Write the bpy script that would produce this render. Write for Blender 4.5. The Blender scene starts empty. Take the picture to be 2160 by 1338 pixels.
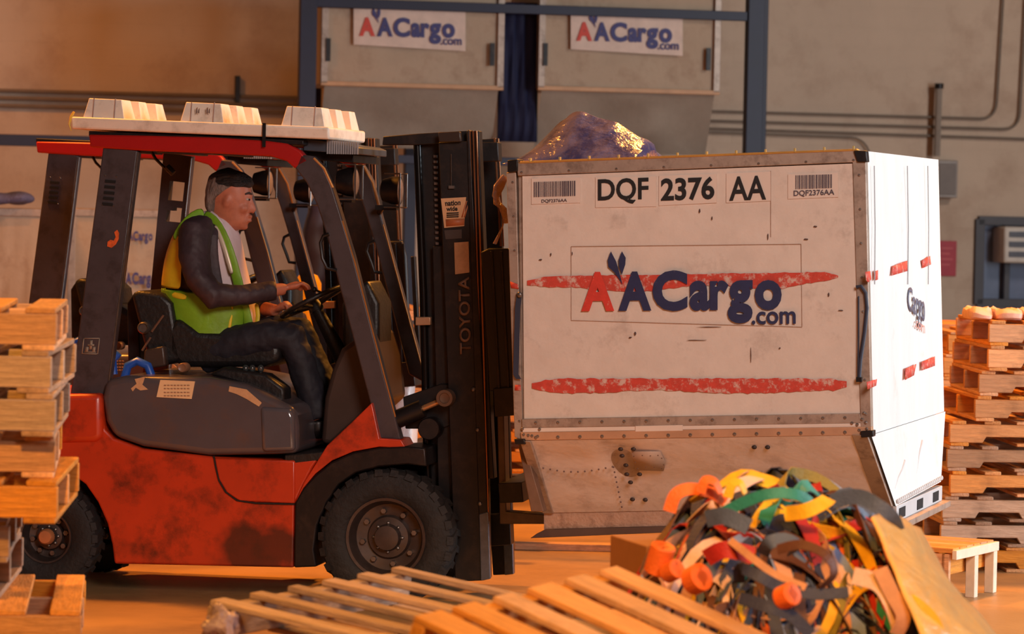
import bpy, bmesh, math, random
from mathutils import Vector, Matrix, noise
R = random.Random(7)
sc = bpy.context.scene
COL = sc.collection
PI = math.pi

# ---------------------------------------------------------------- camera
FPX, CX, CY, CAMH = 7100.0, 1080.0, 669.0, 1.93
PITCH = math.atan((669 - 438) / FPX)
ROLL = math.radians(1.15)
_d = Vector((0, math.cos(PITCH), -math.sin(PITCH)))
_r0 = Vector((1, 0, 0)); _u0 = _r0.cross(_d)
_r = _r0 * math.cos(ROLL) + _u0 * math.sin(ROLL)
_u = _u0 * math.cos(ROLL) - _r0 * math.sin(ROLL)
CAM = Vector((0, 0, CAMH))
cd = bpy.data.cameras.new('camera'); cam = bpy.data.objects.new('camera', cd); COL.objects.link(cam)
m = Matrix((_r, _u, -_d)).transposed().to_4x4(); m.translation = CAM
cam.matrix_world = m
cd.sensor_width = 36; cd.lens = FPX / 2160 * 36; cd.clip_end = 200
cd.dof.use_dof = True; cd.dof.focus_distance = 15.6; cd.dof.aperture_fstop = 4.6
sc.camera = cam

# ---------------------------------------------------------------- world, lights, exposure
sc.view_settings.view_transform = 'Standard'; sc.view_settings.look = 'None'
sc.view_settings.gamma = 1; sc.view_settings.use_curve_mapping = False
sc.view_settings.exposure = 0.0
w = bpy.data.worlds.new('world'); sc.world = w; w.use_nodes = True
w.node_tree.nodes['Background'].inputs[0].default_value = (1.0, 0.55, 0.35, 1)
w.node_tree.nodes['Background'].inputs[1].default_value = 0.055
def light(name, kind, loc, target, energy, col, size=1.0, size_y=None, spot=60, blend=.6):
    l = bpy.data.lights.new(name, kind); l.energy = energy; l.color = col
    if kind == 'AREA':
        l.size = size
        if size_y: l.shape = 'RECTANGLE'; l.size_y = size_y
    else: l.shadow_soft_size = size
    if kind == 'SPOT': l.spot_size = math.radians(spot); l.spot_blend = blend
    o = bpy.data.objects.new(name, l); COL.objects.link(o); o.location = loc
    o.rotation_euler = (Vector(target) - Vector(loc)).to_track_quat('-Z', 'Y').to_euler()
    return o
SOD = (1.0, 0.42, 0.08)
# daylight through the open dock door on the right
light('dock_door_daylight', 'AREA', (13, 15, 3.2), (1.6, 15.5, 1.2), 1650, (0.82, 0.93, 1.0), 5, 5)
# sodium high-bay lamps hung from the roof behind and beside the truck
light('sodium_bay_lamp_rear', 'AREA', (3.5, 21.5, 7.5), (0.2, 15.5, 0.5), 1050, (1, .36, .05), .9)
light('sodium_bay_lamp_middle', 'AREA', (-4.5, 18.5, 7.5), (-2.5, 15.0, 0.5), 900, (1, .33, .04), .9)
light('sodium_bay_lamp_left', 'SPOT', (-5.6, 25.5, 6.5), (-5.0, 30.5, 1.2), 880, (1, .33, .03), .4, spot=84, blend=1)
light('sodium_bay_lamp_front', 'SPOT', (-0.6, 4.0, 6.5), (-0.55, 10.2, 0.6), 3300, (1, .45, .07), .3, spot=36, blend=.4)
light('sodium_bay_lamp_right', 'SPOT', (6.5, 10.0, 7.0), (3.1, 18.5, 0.6), 1700, (1, .46, .08), .4, spot=26)
# added pale fill from the camera side, cone kept to truck and container
light('front_fill_spot', 'SPOT', (3.0, 3, 5.5), (0.2, 16, 0.7), 3300, (1.0, 0.83, 0.75), 1.6, spot=36, blend=.45)
light('right_wall_fill', 'AREA', (8.5, 25, 6.5), (7, 33, 2.5), 210, (1.0, .82, .68), 1.5)  # added fill that brightens the right part of the back wall

# ---------------------------------------------------------------- frames: pixel -> place
def ray(px, py):
    return (_d * FPX + _r * (px - CX) + _u * (CY - py))
def world_at(px, py, D):
    r = ray(px, py); return CAM + r * (D / r.y)
def on_z(px, py, z):
    r = ray(px, py); return CAM + r * ((z - CAMH) / r.z)
class Fr:
    def __init__(s, org, psi):
        s.o = Vector(org); s.psi = math.radians(psi)
        s.M = Matrix.Translation(s.o) @ Matrix.Rotation(-s.psi, 4, 'Z'); s.Mi = s.M.inverted()
    def pix(s, px, py, v):
        c = s.Mi @ CAM; d = s.Mi.to_3x3() @ ray(px, py)
        return c + d * ((v - c.y) / d.y)
    def px(s, pts, v): return [s.pix(a, b, v) for a, b in pts]
_t = world_at(812, 1137, 16.1)
TR = Fr((_t.x, _t.y, 0), 10)
_t = world_at(1460, 620, 14.9)
CT = Fr((_t.x, _t.y, 0), 16.5)
_t = world_at(1080, 500, 33.0)
WL = Fr((_t.x, _t.y, 0), -12)
W0 = Fr((0, 0, 0), 0)

# ---------------------------------------------------------------- materials
def lin(c):
    return tuple(((x / 255) / 12.92 if x / 255 <= .04045 else ((x / 255 + .055) / 1.055) ** 2.4) for x in c) + (1,)
MATS = {}
def mat(name, rgb, rough=.6, metal=0, var=.12, vscale=6, bump=0, bscale=60, stretch=(1, 1, 1), dirt=None, dscale=3, damt=.5, dlo=.5, dhi=.65,
        emit=0, trans=0, alpha=1, coat=0, rnd=0, spec=None):
    if name in MATS: return MATS[name]
    m = bpy.data.materials.new(name); m.use_nodes = True; MATS[name] = m
    nt = m.node_tree; N = nt.nodes; Lk = nt.links; b = N['Principled BSDF']
    b.inputs['Roughness'].default_value = rough; b.inputs['Metallic'].default_value = metal
    if coat: b.inputs['Coat Weight'].default_value = coat; b.inputs['Coat Roughness'].default_value = .12
    if spec is not None: b.inputs['Specular IOR Level'].default_value = spec
    if trans: b.inputs['Transmission Weight'].default_value = trans
    if alpha < 1: b.inputs['Alpha'].default_value = alpha
    tc = N.new('ShaderNodeTexCoord'); mp = N.new('ShaderNodeMapping'); mp.inputs['Scale'].default_value = stretch
    Lk.new(tc.outputs['Object'], mp.inputs['Vector'])
    nz = N.new('ShaderNodeTexNoise'); nz.inputs['Scale'].default_value = vscale; nz.inputs['Detail'].default_value = 6
    nz.inputs['Roughness'].default_value = .65
    Lk.new(mp.outputs[0], nz.inputs['Vector'])
    c = lin(rgb)
    rp = N.new('ShaderNodeValToRGB'); e = rp.color_ramp.elements
    e[0].position = .3; e[1].position = .7
    e[0].color = tuple(x * (1 - var) for x in c[:3]) + (1,); e[1].color = tuple(min(1, x * (1 + var)) for x in c[:3]) + (1,)
    Lk.new(nz.outputs[0], rp.inputs[0]); out = rp.outputs[0]
    if rnd:
        oi = N.new('ShaderNodeObjectInfo'); hs = N.new('ShaderNodeHueSaturation')
        mr = N.new('ShaderNodeMapRange'); mr.inputs[3].default_value = 1 - rnd; mr.inputs[4].default_value = 1 + rnd * .6
        Lk.new(oi.outputs['Random'], mr.inputs[0]); Lk.new(mr.outputs[0], hs.inputs['Value'])
        mr2 = N.new('ShaderNodeMapRange'); mr2.inputs[3].default_value = .75; mr2.inputs[4].default_value = 1.1
        mt = N.new('ShaderNodeMath'); mt.operation = 'FRACT'; m7 = N.new('ShaderNodeMath'); m7.operation = 'MULTIPLY'; m7.inputs[1].default_value = 7.3
        Lk.new(oi.outputs['Random'], m7.inputs[0]); Lk.new(m7.outputs[0], mt.inputs[0]); Lk.new(mt.outputs[0], mr2.inputs[0])
        Lk.new(mr2.outputs[0], hs.inputs['Saturation'])
        Lk.new(out, hs.inputs['Color']); out = hs.outputs[0]
    if dirt:
        n2 = N.new('ShaderNodeTexNoise'); n2.inputs['Scale'].default_value = dscale; n2.inputs['Detail'].default_value = 8
        n2.inputs['Roughness'].default_value = .7
        Lk.new(tc.outputs['Object'], n2.inputs['Vector'])
        r2 = N.new('ShaderNodeValToRGB'); r2.color_ramp.elements[0].position = dlo; r2.color_ramp.elements[1].position = dhi
        r2.color_ramp.elements[1].color = (damt, damt, damt, 1)
        Lk.new(n2.outputs[0], r2.inputs[0])
        mx = N.new('ShaderNodeMixRGB'); mx.inputs[2].default_value = lin(dirt)
        Lk.new(r2.outputs[0], mx.inputs[0]); Lk.new(out, mx.inputs[1]); out = mx.outputs[0]
    Lk.new(out, b.inputs['Base Color'])
    if emit:
        Lk.new(out, b.inputs['Emission Color']); b.inputs['Emission Strength'].default_value = emit
    if bump:
        n3 = N.new('ShaderNodeTexNoise'); n3.inputs['Scale'].default_value = bscale; n3.inputs['Detail'].default_value = 4
        Lk.new(mp.outputs[0], n3.inputs['Vector'])
        bp = N.new('ShaderNodeBump'); bp.inputs['Strength'].default_value = bump; bp.inputs['Distance'].default_value = .02
        Lk.new(n3.outputs[0], bp.inputs['Height']); Lk.new(bp.outputs[0], b.inputs['Normal'])
    return m
ORANGE = mat('orange_paint', (196, 56, 22), .38, var=.12, vscale=4, dirt=(52, 24, 16), dscale=5.5, damt=.8, dlo=.5, dhi=.74, coat=.25)
REDP = mat('red_paint', (168, 14, 14), .4, var=.08)
DKPAINT = mat('charcoal_paint', (70, 62, 66), .4, var=.12, vscale=8, dirt=(40, 30, 28), dscale=9, damt=.5)
HOOD = mat('grey_hood_plastic', (84, 76, 80), .28, var=.10, vscale=5, dirt=(110, 74, 52), dscale=6, damt=.35, coat=.5)
BLACK = mat('black_steel', (27, 23, 25), .42, .3, var=.3, vscale=12, dirt=(58, 44, 38), dscale=14, damt=.5)
GREASE = mat('greasy_steel', (26, 24, 25), .22, .6, var=.3, vscale=10)
CHROME = mat('bright_steel', (180, 170, 160), .25, 1)
STEEL = mat('worn_steel', (120, 112, 108), .4, .8, var=.25, vscale=20)
RUBBER = mat('tyre_rubber', (28, 25, 26), .75, var=.25, vscale=14, bump=.3, bscale=50, dirt=(50, 43, 40), dscale=10, damt=.4)
RIM = mat('dark_rim', (74, 64, 62), .38, .5, var=.25, vscale=15, dirt=(80, 60, 48), dscale=12, damt=.5)
VINYL = mat('black_vinyl', (26, 24, 25), .45, var=.2, bump=.2, bscale=40)
CREAM = mat('cream_sticker', (214, 176, 130), .6, var=.1, vscale=20)
WHITEPL = mat('white_plastic', (236, 224, 210), .45, var=.05, dirt=(150, 130, 110), dscale=9, damt=.35)
CANVAS = mat('dirty_white_canvas', (222, 205, 192), .72, var=.06, vscale=7, bump=.35, bscale=9, dirt=(128, 104, 90), dscale=4.5, damt=.55, dlo=.56, dhi=.8)
CANVAS2 = mat('creased_white_curtain', (228, 226, 224), .6, var=.04, vscale=5, bump=.5, bscale=7, stretch=(1, 1, .25), dirt=(196, 160, 130), dscale=3, damt=.4, dlo=.6, dhi=.8)
ALU = mat('dull_aluminium', (176, 156, 142), .45, .35, var=.12, vscale=14, dirt=(98, 78, 68), dscale=12, damt=.5)
NAVYINK = mat('navy_ink', (38, 44, 84), .6, var=.15, vscale=30, dirt=(150, 130, 124), dscale=60, damt=.8, dlo=.66, dhi=.7)
REDINK = mat('red_ink', (214, 62, 48), .6, var=.12, vscale=30, dirt=(214, 170, 150), dscale=40, damt=.8, dlo=.62, dhi=.7)
WORNRED = mat('worn_red_stripe', (204, 70, 54), .7, var=.15, vscale=40, dirt=(216, 190, 176), dscale=26, damt=.9, dlo=.52, dhi=.64)
BLKINK = mat('black_ink', (24, 22, 24), .6, var=.2, vscale=40)
PAPER = mat('white_label', (226, 206, 192), .6, var=.03)
def wood(name, rgb, st, rnd=.28):
    return mat(name, rgb, .7, var=.28, vscale=5, stretch=st, bump=.35, bscale=16, dirt=(90, 58, 36), dscale=6, damt=.45, dlo=.5, dhi=.75, rnd=rnd)
WX = wood('pallet_wood_lengthwise', (208, 142, 72), (1.2, 12, 12))
WY = wood('pallet_wood_crosswise', (208, 142, 72), (12, 1.2, 12))
GX = wood('weathered_wood_lengthwise', (170, 138, 112), (1.2, 12, 12))
GY = wood('weathered_wood_crosswise', (164, 132, 108), (12, 1.2, 12))
NAVY = mat('navy_rack_paint', (20, 22, 52), .5, var=.15)
FLOOR = mat('sealed_concrete', (176, 138, 92), .42, var=.14, vscale=1.2, bump=.08, bscale=30, dirt=(110, 84, 62), dscale=.9, damt=.6, dlo=.48, dhi=.7)
CONDUIT = mat('grey_conduit', (128, 116, 106), .5, .3)

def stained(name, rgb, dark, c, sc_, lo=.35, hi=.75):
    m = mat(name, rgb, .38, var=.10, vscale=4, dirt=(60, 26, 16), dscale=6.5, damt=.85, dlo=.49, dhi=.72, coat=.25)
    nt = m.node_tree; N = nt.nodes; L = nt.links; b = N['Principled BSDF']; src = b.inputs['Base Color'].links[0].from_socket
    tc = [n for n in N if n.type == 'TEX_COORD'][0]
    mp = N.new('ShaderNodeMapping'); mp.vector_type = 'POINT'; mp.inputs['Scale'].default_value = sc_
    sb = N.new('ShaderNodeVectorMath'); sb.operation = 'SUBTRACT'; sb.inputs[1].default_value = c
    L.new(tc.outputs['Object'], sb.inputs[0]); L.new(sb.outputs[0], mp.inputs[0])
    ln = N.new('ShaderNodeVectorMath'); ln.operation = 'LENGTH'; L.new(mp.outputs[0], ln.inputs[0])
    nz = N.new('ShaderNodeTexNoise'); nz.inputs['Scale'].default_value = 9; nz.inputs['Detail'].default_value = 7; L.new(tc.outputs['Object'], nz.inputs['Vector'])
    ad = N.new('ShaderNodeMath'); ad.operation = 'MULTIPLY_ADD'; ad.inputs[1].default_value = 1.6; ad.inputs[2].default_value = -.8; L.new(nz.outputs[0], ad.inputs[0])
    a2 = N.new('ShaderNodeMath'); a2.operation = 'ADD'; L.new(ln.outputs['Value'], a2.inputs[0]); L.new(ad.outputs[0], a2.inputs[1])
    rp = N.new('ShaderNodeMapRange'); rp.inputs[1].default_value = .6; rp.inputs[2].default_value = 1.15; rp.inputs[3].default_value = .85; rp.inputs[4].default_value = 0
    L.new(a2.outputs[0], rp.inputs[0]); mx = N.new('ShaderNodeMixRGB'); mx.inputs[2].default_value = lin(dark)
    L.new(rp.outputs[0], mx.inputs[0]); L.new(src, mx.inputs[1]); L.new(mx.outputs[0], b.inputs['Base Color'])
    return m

# ---------------------------------------------------------------- mesh builder
class MB:
    def __init__(s): s.v = []; s.f = []
    def add(s, vs, fs):
        k = len(s.v); s.v += [Vector(x) for x in vs]; s.f += [tuple(i + k for i in q) for q in fs]; return s
    def box(s, a, b, M=None):
        x0, y0, z0 = a; x1, y1, z1 = b
        vs = [Vector(p) for p in ((x0, y0, z0), (x1, y0, z0), (x1, y1, z0), (x0, y1, z0), (x0, y0, z1), (x1, y0, z1), (x1, y1, z1), (x0, y1, z1))]
        if M: vs = [M @ p for p in vs]
        return s.add(vs, [(0, 3, 2, 1), (4, 5, 6, 7), (0, 1, 5, 4), (1, 2, 6, 5), (2, 3, 7, 6), (3, 0, 4, 7)])
    def prism(s, pts, v0, v1):
        "pts: points (u,_,z); extruded along local y from v0 to v1"
        n = len(pts)
        A = [Vector((p[0], v0, p[2])) for p in pts]; B = [Vector((p[0], v1, p[2])) for p in pts]
        return s.add(A + B, [tuple(range(n)), tuple(range(2 * n - 1, n - 1, -1))] + [(i, i + n, (i + 1) % n + n, (i + 1) % n) for i in range(n)])
    def loft(s, rings, cap=True, closed=True):
        k = len(s.v); n = len(rings[0])
        for r in rings: s.v += [Vector(p) for p in r]
        for j in range(len(rings) - 1):
            for i in range(n if closed else n - 1):
                a = k + j * n + i; b = k + j * n + (i + 1) % n
                s.f.append((a, b, b + n, a + n))
        if cap:
            s.f.append(tuple(k + i for i in range(n - 1, -1, -1))); q = k + (len(rings) - 1) * n
            s.f.append(tuple(q + i for i in range(n)))
        return s
    def tube(s, path, rad, n=10, cap=True, flat=1.0, closed=False):
        P = [Vector(p) for p in path]
        if not hasattr(rad, '__len__'): rad = [rad] * len(P)
        rings = []; up = None
        for i, p in enumerate(P):
            if closed: t = P[(i + 1) % len(P)] - P[i - 1]
            else: t = P[min(i + 1, len(P) - 1)] - P[max(i - 1, 0)]
            t.normalize()
            if up is None:
                up = Vector((0, 0, 1)) if abs(t.z) < .9 else Vector((0, 1, 0))
            a = t.cross(up).normalized(); b = a.cross(t).normalized(); up = b
            rings.append([p + a * math.cos(q * 2 * PI / n) * rad[i] + b * math.sin(q * 2 * PI / n) * rad[i] * flat for q in range(n)])
        if closed: rings.append(rings[0]); cap = False
        return s.loft(rings, cap)
    def ell(s, c, ru, rv, rz, n=20, M=None):
        rings = []
        for j in range(1, 12):
            a = PI * j / 12
            ring = [Vector((math.cos(q * 2 * PI / n) * ru * math.sin(a), math.sin(q * 2 * PI / n) * rv * math.sin(a), -rz * math.cos(a))) for q in range(n)]
            if M: ring = [M @ p for p in ring]
            rings.append([p + Vector(c) for p in ring])
        return s.loft(rings)
    def lathe(s, c, prof, n=48, axis='v', cap=True):
        "prof: (radius, offset) around the lateral axis"
        rings = []
        for r, o in prof:
            if axis == 'v': rings.append([Vector(c) + Vector((math.cos(q * 2 * PI / n) * r, o, math.sin(q * 2 * PI / n) * r)) for q in range(n)])
            else: rings.append([Vector(c) + Vector((math.cos(q * 2 * PI / n) * r, math.sin(q * 2 * PI / n) * r, o)) for q in range(n)])
        return s.loft(rings, cap)
    def quad(s, p): return s.add(p, [tuple(range(len(p)))])
ORG = {}
def tag(o, label=None, cat=None, group=None, kind=None):
    if label: o['label'] = label
    if cat: o['category'] = cat
    if group: o['group'] = group
    if kind: o['kind'] = kind
    return o
def thing(name, label, cat, fr, org, group=None):
    o = bpy.data.objects.new(name, None); COL.objects.link(o); o.empty_display_size = .1
    org = Vector(org); ORG[o.name] = org
    o.matrix_world = fr.M @ Matrix.Translation(org)
    return tag(o, label, cat, group)
def finish(me, M=None):
    bm = bmesh.new(); bm.from_mesh(me); bmesh.ops.recalc_face_normals(bm, faces=bm.faces); bm.to_mesh(me); bm.free()
    for p in me.polygons: p.use_smooth = True
    me.set_sharp_from_angle(angle=math.radians(38))
def build(mb, name, material, parent=None, fr=None, bevel=0, seg=2, label=None, cat=None, group=None, kind=None, solid=0, sub=0, remesh=0, recalc=True):
    me = bpy.data.meshes.new(name)
    if parent is not None: org = ORG[parent.name]
    else:
        xs = [v.x for v in mb.v]; ys = [v.y for v in mb.v]; zs = [v.z for v in mb.v]
        org = Vector(((min(xs) + max(xs)) / 2, (min(ys) + max(ys)) / 2, min(zs)))
    me.from_pydata([v - org for v in mb.v], [], mb.f); me.update()
    if recalc: finish(me)
    else:
        for p in me.polygons: p.use_smooth = True
    me.materials.append(material)
    o = bpy.data.objects.new(name, me); COL.objects.link(o)
    if parent is not None: o.parent = parent
    else: o.matrix_world = (fr or W0).M @ Matrix.Translation(org)
    ORG[o.name] = org
    if remesh:
        r = o.modifiers.new('r', 'REMESH'); r.mode = 'VOXEL'; r.voxel_size = remesh; r.use_smooth_shade = True
        q = o.modifiers.new('s', 'SMOOTH'); q.factor = .5; q.iterations = 6
    if solid: q = o.modifiers.new('so', 'SOLIDIFY'); q.thickness = solid; q.offset = 0
    if sub: q = o.modifiers.new('su', 'SUBSURF'); q.levels = sub; q.render_levels = sub
    if bevel:
        q = o.modifiers.new('b', 'BEVEL'); q.width = bevel; q.segments = seg; q.limit_method = 'ANGLE'; q.angle_limit = math.radians(40)
    return tag(o, label, cat, group, kind)
def kids(o): return [c for c in bpy.data.objects if c.parent == o]
def copy_tree(o, parent=None, skip=()):
    if o.name.split('.')[0] in skip: return None
    c = o.copy(); COL.objects.link(c)
    if parent is not None: c.parent = parent
    for ch in CH.get(o.name, None) if o.name in CH else kids(o): copy_tree(ch, c, skip)
    return c
CH = {}
def pieces(mb):
    par = list(range(len(mb.v)))
    def fd(a):
        while par[a] != a: par[a] = par[par[a]]; a = par[a]
        return a
    for q in mb.f:
        for i in q[1:]: par[fd(i)] = fd(q[0])
    out = {}
    for q in mb.f: out.setdefault(fd(q[0]), []).append(q)
    res = []
    for fs in out.values():
        m = MB(); ix = {}
        for q in fs:
            for i in q:
                if i not in ix: ix[i] = len(m.v); m.v.append(mb.v[i])
            m.f.append(tuple(ix[i] for i in q))
        res.append(m)
    return res
def build_each(mb, *a, **k):
    return [build(m, *a, **k) for m in pieces(mb)]
def text_into(mb, txt, P, bold=0.0, off=0.002):
    "P: function (s,t) in 0..1 (t up) -> point; the words fill that box"
    cu = bpy.data.curves.new('t', 'FONT'); cu.body = txt; cu.size = 1; cu.offset = bold; cu.resolution_u = 4
    ob = bpy.data.objects.new('t', cu); COL.objects.link(ob)
    bpy.context.view_layer.update()
    me = ob.evaluated_get(bpy.context.evaluated_depsgraph_get()).to_mesh()
    xs = [v.co.x for v in me.vertices]; ys = [v.co.y for v in me.vertices]
    x0, x1, y0, y1 = min(xs), max(xs), min(ys), max(ys)
    vs = [P((v.co.x - x0) / (x1 - x0), (v.co.y - y0) / (y1 - y0)) for v in me.vertices]
    mb.add(vs, [tuple(p.vertices) for p in me.polygons])
    ob.evaluated_get(bpy.context.evaluated_depsgraph_get()).to_mesh_clear()
    bpy.data.objects.remove(ob); bpy.data.curves.remove(cu)
def bil(fr, q, v):
    "q: four pixels TL TR BR BL"
    A, B, C, D = [fr.pix(a, b, v) for a, b in q]
    return lambda s, t: (A * (1 - s) + B * s) * t + (D * (1 - s) + C * s) * (1 - t)
def arc(c, r, a0, a1, n):
    return [(c[0] + r * math.cos(math.radians(a0 + (a1 - a0) * i / n)), c[1] + r * math.sin(math.radians(a0 + (a1 - a0) * i / n))) for i in range(n + 1)]
# ================================================================ the setting
fl = MB(); fl.box((-16, -8, -.2), (18, 37, 0)); build(fl, 'floor', FLOOR, kind='structure')
wallm = mat('painted_block_wall', (206, 184, 164), .8, var=.05, vscale=1.5, dirt=(170, 140, 120), dscale=1.2, damt=.5)
# block joints in the wall paint
nt = wallm.node_tree; bk = nt.nodes.new('ShaderNodeTexBrick'); bk.inputs['Scale'].default_value = 1; bk.inputs['Mortar Size'].default_value = .012
bk.inputs['Brick Width'].default_value = .4; bk.inputs['Row Height'].default_value = .2
bk.inputs['Color1'].default_value = bk.inputs['Color2'].default_value = (1, 1, 1, 1); bk.inputs['Mortar'].default_value = (0, 0, 0, 1)
tcx = [n for n in nt.nodes if n.type == 'TEX_COORD'][0]; sp = nt.nodes.new('ShaderNodeSeparateXYZ'); cb = nt.nodes.new('ShaderNodeCombineXYZ')
nt.links.new(tcx.outputs['Object'], sp.inputs[0]); nt.links.new(sp.outputs[0], cb.inputs[0]); nt.links.new(sp.outputs[2], cb.inputs[1]); nt.links.new(cb.outputs[0], bk.inputs[0])
bb = nt.nodes.new('ShaderNodeBump'); bb.inputs['Strength'].default_value = .5; bb.inputs['Distance'].default_value = .01
nt.links.new(bk.outputs[0], bb.inputs['Height']); nt.links.new(bb.outputs[0], nt.nodes['Principled BSDF'].inputs['Normal'])
# the wall with its window opening
wa = WL.pix(2062, 462, 0); wb = WL.pix(2230, 645, 0)
wx0, wx1, wz0, wz1 = wa.x, wb.x, wb.z, wa.z
wl = MB()
for a, b in (((-14, 0, 0), (wx0, .3, 7)), ((wx1, 0, 0), (16, .3, 7)), ((wx0, 0, 0), (wx1, .3, wz0)), ((wx0, 0, wz1), (wx1, .3, 7))): wl.box(a, b)
build(wl, 'wall_back', wallm, fr=WL, kind='structure')
FRM = mat('dark_window_frame', (70, 66, 72), .5)
win = build(MB().box((wx0 - .03, -.04, wz0), (wx0 + .07, .2, wz1)).box((wx1 - .07, -.04, wz0), (wx1 + .03, .2, wz1)).box((wx0, -.04, wz1 - .06), (wx1, .2, wz1 + .03)).box((wx0, -.04, wz0 - .03), (wx1, .2, wz0 + .06)).box((wx0 + .3, 0, wz0), (wx0 + .36, .15, wz1)), 'window_1', FRM, fr=WL, kind='structure', bevel=.005)
o = ORG[win.name]
build(MB().box((wx0 + .07, .1, wz0 + .06), (wx0 + .3, .12, wz1 - .06)).box((wx0 + .36, .1, wz0 + .06), (wx1 - .07, .12, wz1 - .06)), 'pane', mat('window_glass', (120, 132, 160), .15, var=.2, vscale=2, coat=.5), win)
# air conditioner in the window
q0 = WL.pix(2112, 478, -.15); q1 = WL.pix(2215, 556, -.15)
ac = thing('air_conditioner', 'white louvred window air conditioner in the dark framed window at right', 'air conditioner', WL, (q0.x + .2, -.1, q1.z))
build(MB().box((q0.x, -.25, q1.z), (q1.x, .1, q0.z)), 'casing', mat('ac_casing', (216, 206, 196), .5), ac, bevel=.02)
gm = MB()
for i in range(3):
    z = q1.z + .06 + i * .1
    gm.box((q0.x + .05, -.262, z), (q1.x - .05, -.25, z + .055))
build(gm, 'louvre_vent', mat('vent_grey', (96, 100, 112), .6), ac)
# conduits and boxes on the wall
def wpipe(name, pts, r, label, v=-.05, m=CONDUIT, group=None):
    P = [WL.pix(a, b, v) for a, b in pts]
    return build(MB().tube(P, r, 8), name, m, fr=WL, label=label, cat='pipe', group=group)
def bend(a, c, b, n=6):
    return [tuple((1 - t) ** 2 * a[k] + 2 * t * (1 - t) * c[k] + t * t * b[k] for k in (0, 1)) for t in [i / n for i in range(n + 1)]]
wpipe('conduit', [(1400, 232), (2065, 250)] + bend((2070, 250), (2100, 250), (2103, 215)) + [(2118, -30)], .012, 'grey conduit bending up the right wall, uppermost of the horizontal runs')
wpipe('conduit', [(1400, 252), (2110, 272)] + bend((2118, 272), (2150, 272), (2152, 235)) + [(2166, -30)], .012, 'grey conduit bending up nearest the right edge, second run down')
wpipe('conduit', [(1400, 268), (2250, 296)], .012, 'grey conduit running straight under the two bent ones on the right wall')
wpipe('conduit', [(1400, 276), (1790, 290)] + bend((1795, 290), (1828, 292), (1836, 330)) + [(1840, 500)], .01, 'thin conduit bending down behind the white container')
for i, y in enumerate((192, 208, 224)):
    wpipe('conduit', [(-120, y - 4), (640, y + 15)], .018, ['uppermost', 'middle', 'lowest'][i] + ' of the three conduits along the left orange-lit wall')
wpipe('stand_pipe', [(1981, 186), (1976, 330)], .035, 'short upright pipe on the right wall with a dark top', -.13, mat('pipe_paint', (150, 138, 128), .5))
build(MB().tube([WL.pix(1981, 176, -.13), WL.pix(1981, 187, -.13)], .045, 12), 'pipe_cap', BLACK, fr=WL, label='black cap on the short upright wall pipe', cat='cap')
eb = thing('electrical_box', 'small grey metal electrical box below the upright wall pipe', 'box', WL, WL.pix(1990, 420, 0))
a = WL.pix(1966, 338, 0); b = WL.pix(2008, 418, 0)
build(MB().box((a.x, -.16, b.z), (b.x, -.01, a.z)), 'casing', mat('ebox', (150, 140, 134), .5, .2), eb, bevel=.01)
build(MB().box((a.x + .02, -.17, b.z + .03), (b.x - .02, -.158, a.z - .03)), 'cover', mat('ebox2', (118, 104, 96), .5), eb, bevel=.003)
a = WL.pix(1978, 508, -.01); b = WL.pix(2016, 583, -.01)
sg = thing('wall_sign', 'plain dark red square sign on the wall right of the container', 'sign', WL, (a.x, -.01, b.z))
build(MB().box((a.x, -.02, b.z), (b.x, 0, a.z)), 'panel', mat('sign_red', (176, 30, 50), .5), sg, bevel=.004)
sm = MB()
for i in range(4):
    z = a.z - .08 - i * .055; sm.box((a.x + .04, -.0215, z), (b.x - .04 - .03 * (i % 2), -.0205, z + .012))
build(sm, 'text_lines', mat('sign_ink', (206, 90, 90), .5), sg)
a = WL.pix(496, 160, -.05); b = WL.pix(505, 215, -.05)
build(MB().box((a.x, -.09, b.z), (b.x, 0, a.z)), 'wall_bracket', BLACK, fr=WL, label='small dark bracket on the orange wall above the white plastic pallet', cat='bracket', bevel=.004)

# ---- navy rack with two canvas containers up on it
RK = -3.2
RKm = thing('storage_rack', 'tall navy steel rack holding two canvas cargo containers', 'rack', WL, (WL.pix(1100, 300, RK).x, RK + .8, 0))
def bar(fr, pts, v0, v1, name, m, par, bevel=.004, label=None):
    return build(MB().prism(fr.px(pts, v0), v0, v1), name, m, par, bevel=bevel, label=label)
def post_to_floor(pxa, pxb, v, name='upright'):
    a = WL.pix(pxa, 100, v); b = WL.pix(pxb, 100, v)
    build(MB().box((a.x, v, 0), (b.x, v + .12, 4.6)), name, NAVY, RKm, bevel=.004)
post_to_floor(633, 668, RK); post_to_floor(1578, 1612, RK); post_to_floor(860, 884, RK + 1.5); 
post_to_floor(655, 680, RK + 1.5); post_to_floor(1596, 1620, RK + 1.5)
for (y0, y1, v) in ((-6, 14, RK + .02), (298, 322, RK + .02), (322, 340, RK + .02), (322, 340, RK + 1.52)):
    A = WL.pix(640 if y0 > 0 else 640, y0, v); B = WL.pix(1600, y1 + 16 if y0 < 0 else y1, v); z0 = WL.pix(640, y1, v).z; z1 = WL.pix(640, y0, v).z
    if y0 == 298: A = WL.pix(-120, 300, v); B = WL.pix(650, 300, v)
    build(MB().box((A.x, v, z0), (B.x, v + .08, z1)), 'beam', NAVY, RKm, bevel=.004)
tarpn = mat('navy_tarp', (22, 26, 60), .8, var=.2)
a = WL.pix(1062, 2, RK + .1); b = WL.pix(1140, 300, RK + .1)
rs = MB(); nn = 12
rings = []
for j in range(9):
    z = b.z + (a.z - b.z) * j / 8
    rings.append([Vector((a.x + (b.x - a.x) * i / nn, RK + .25 + .02 * math.sin(i * 2.1 + j * .5), z)) for i in range(nn + 1)])
rs.loft(rings, cap=False, closed=False)
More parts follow.
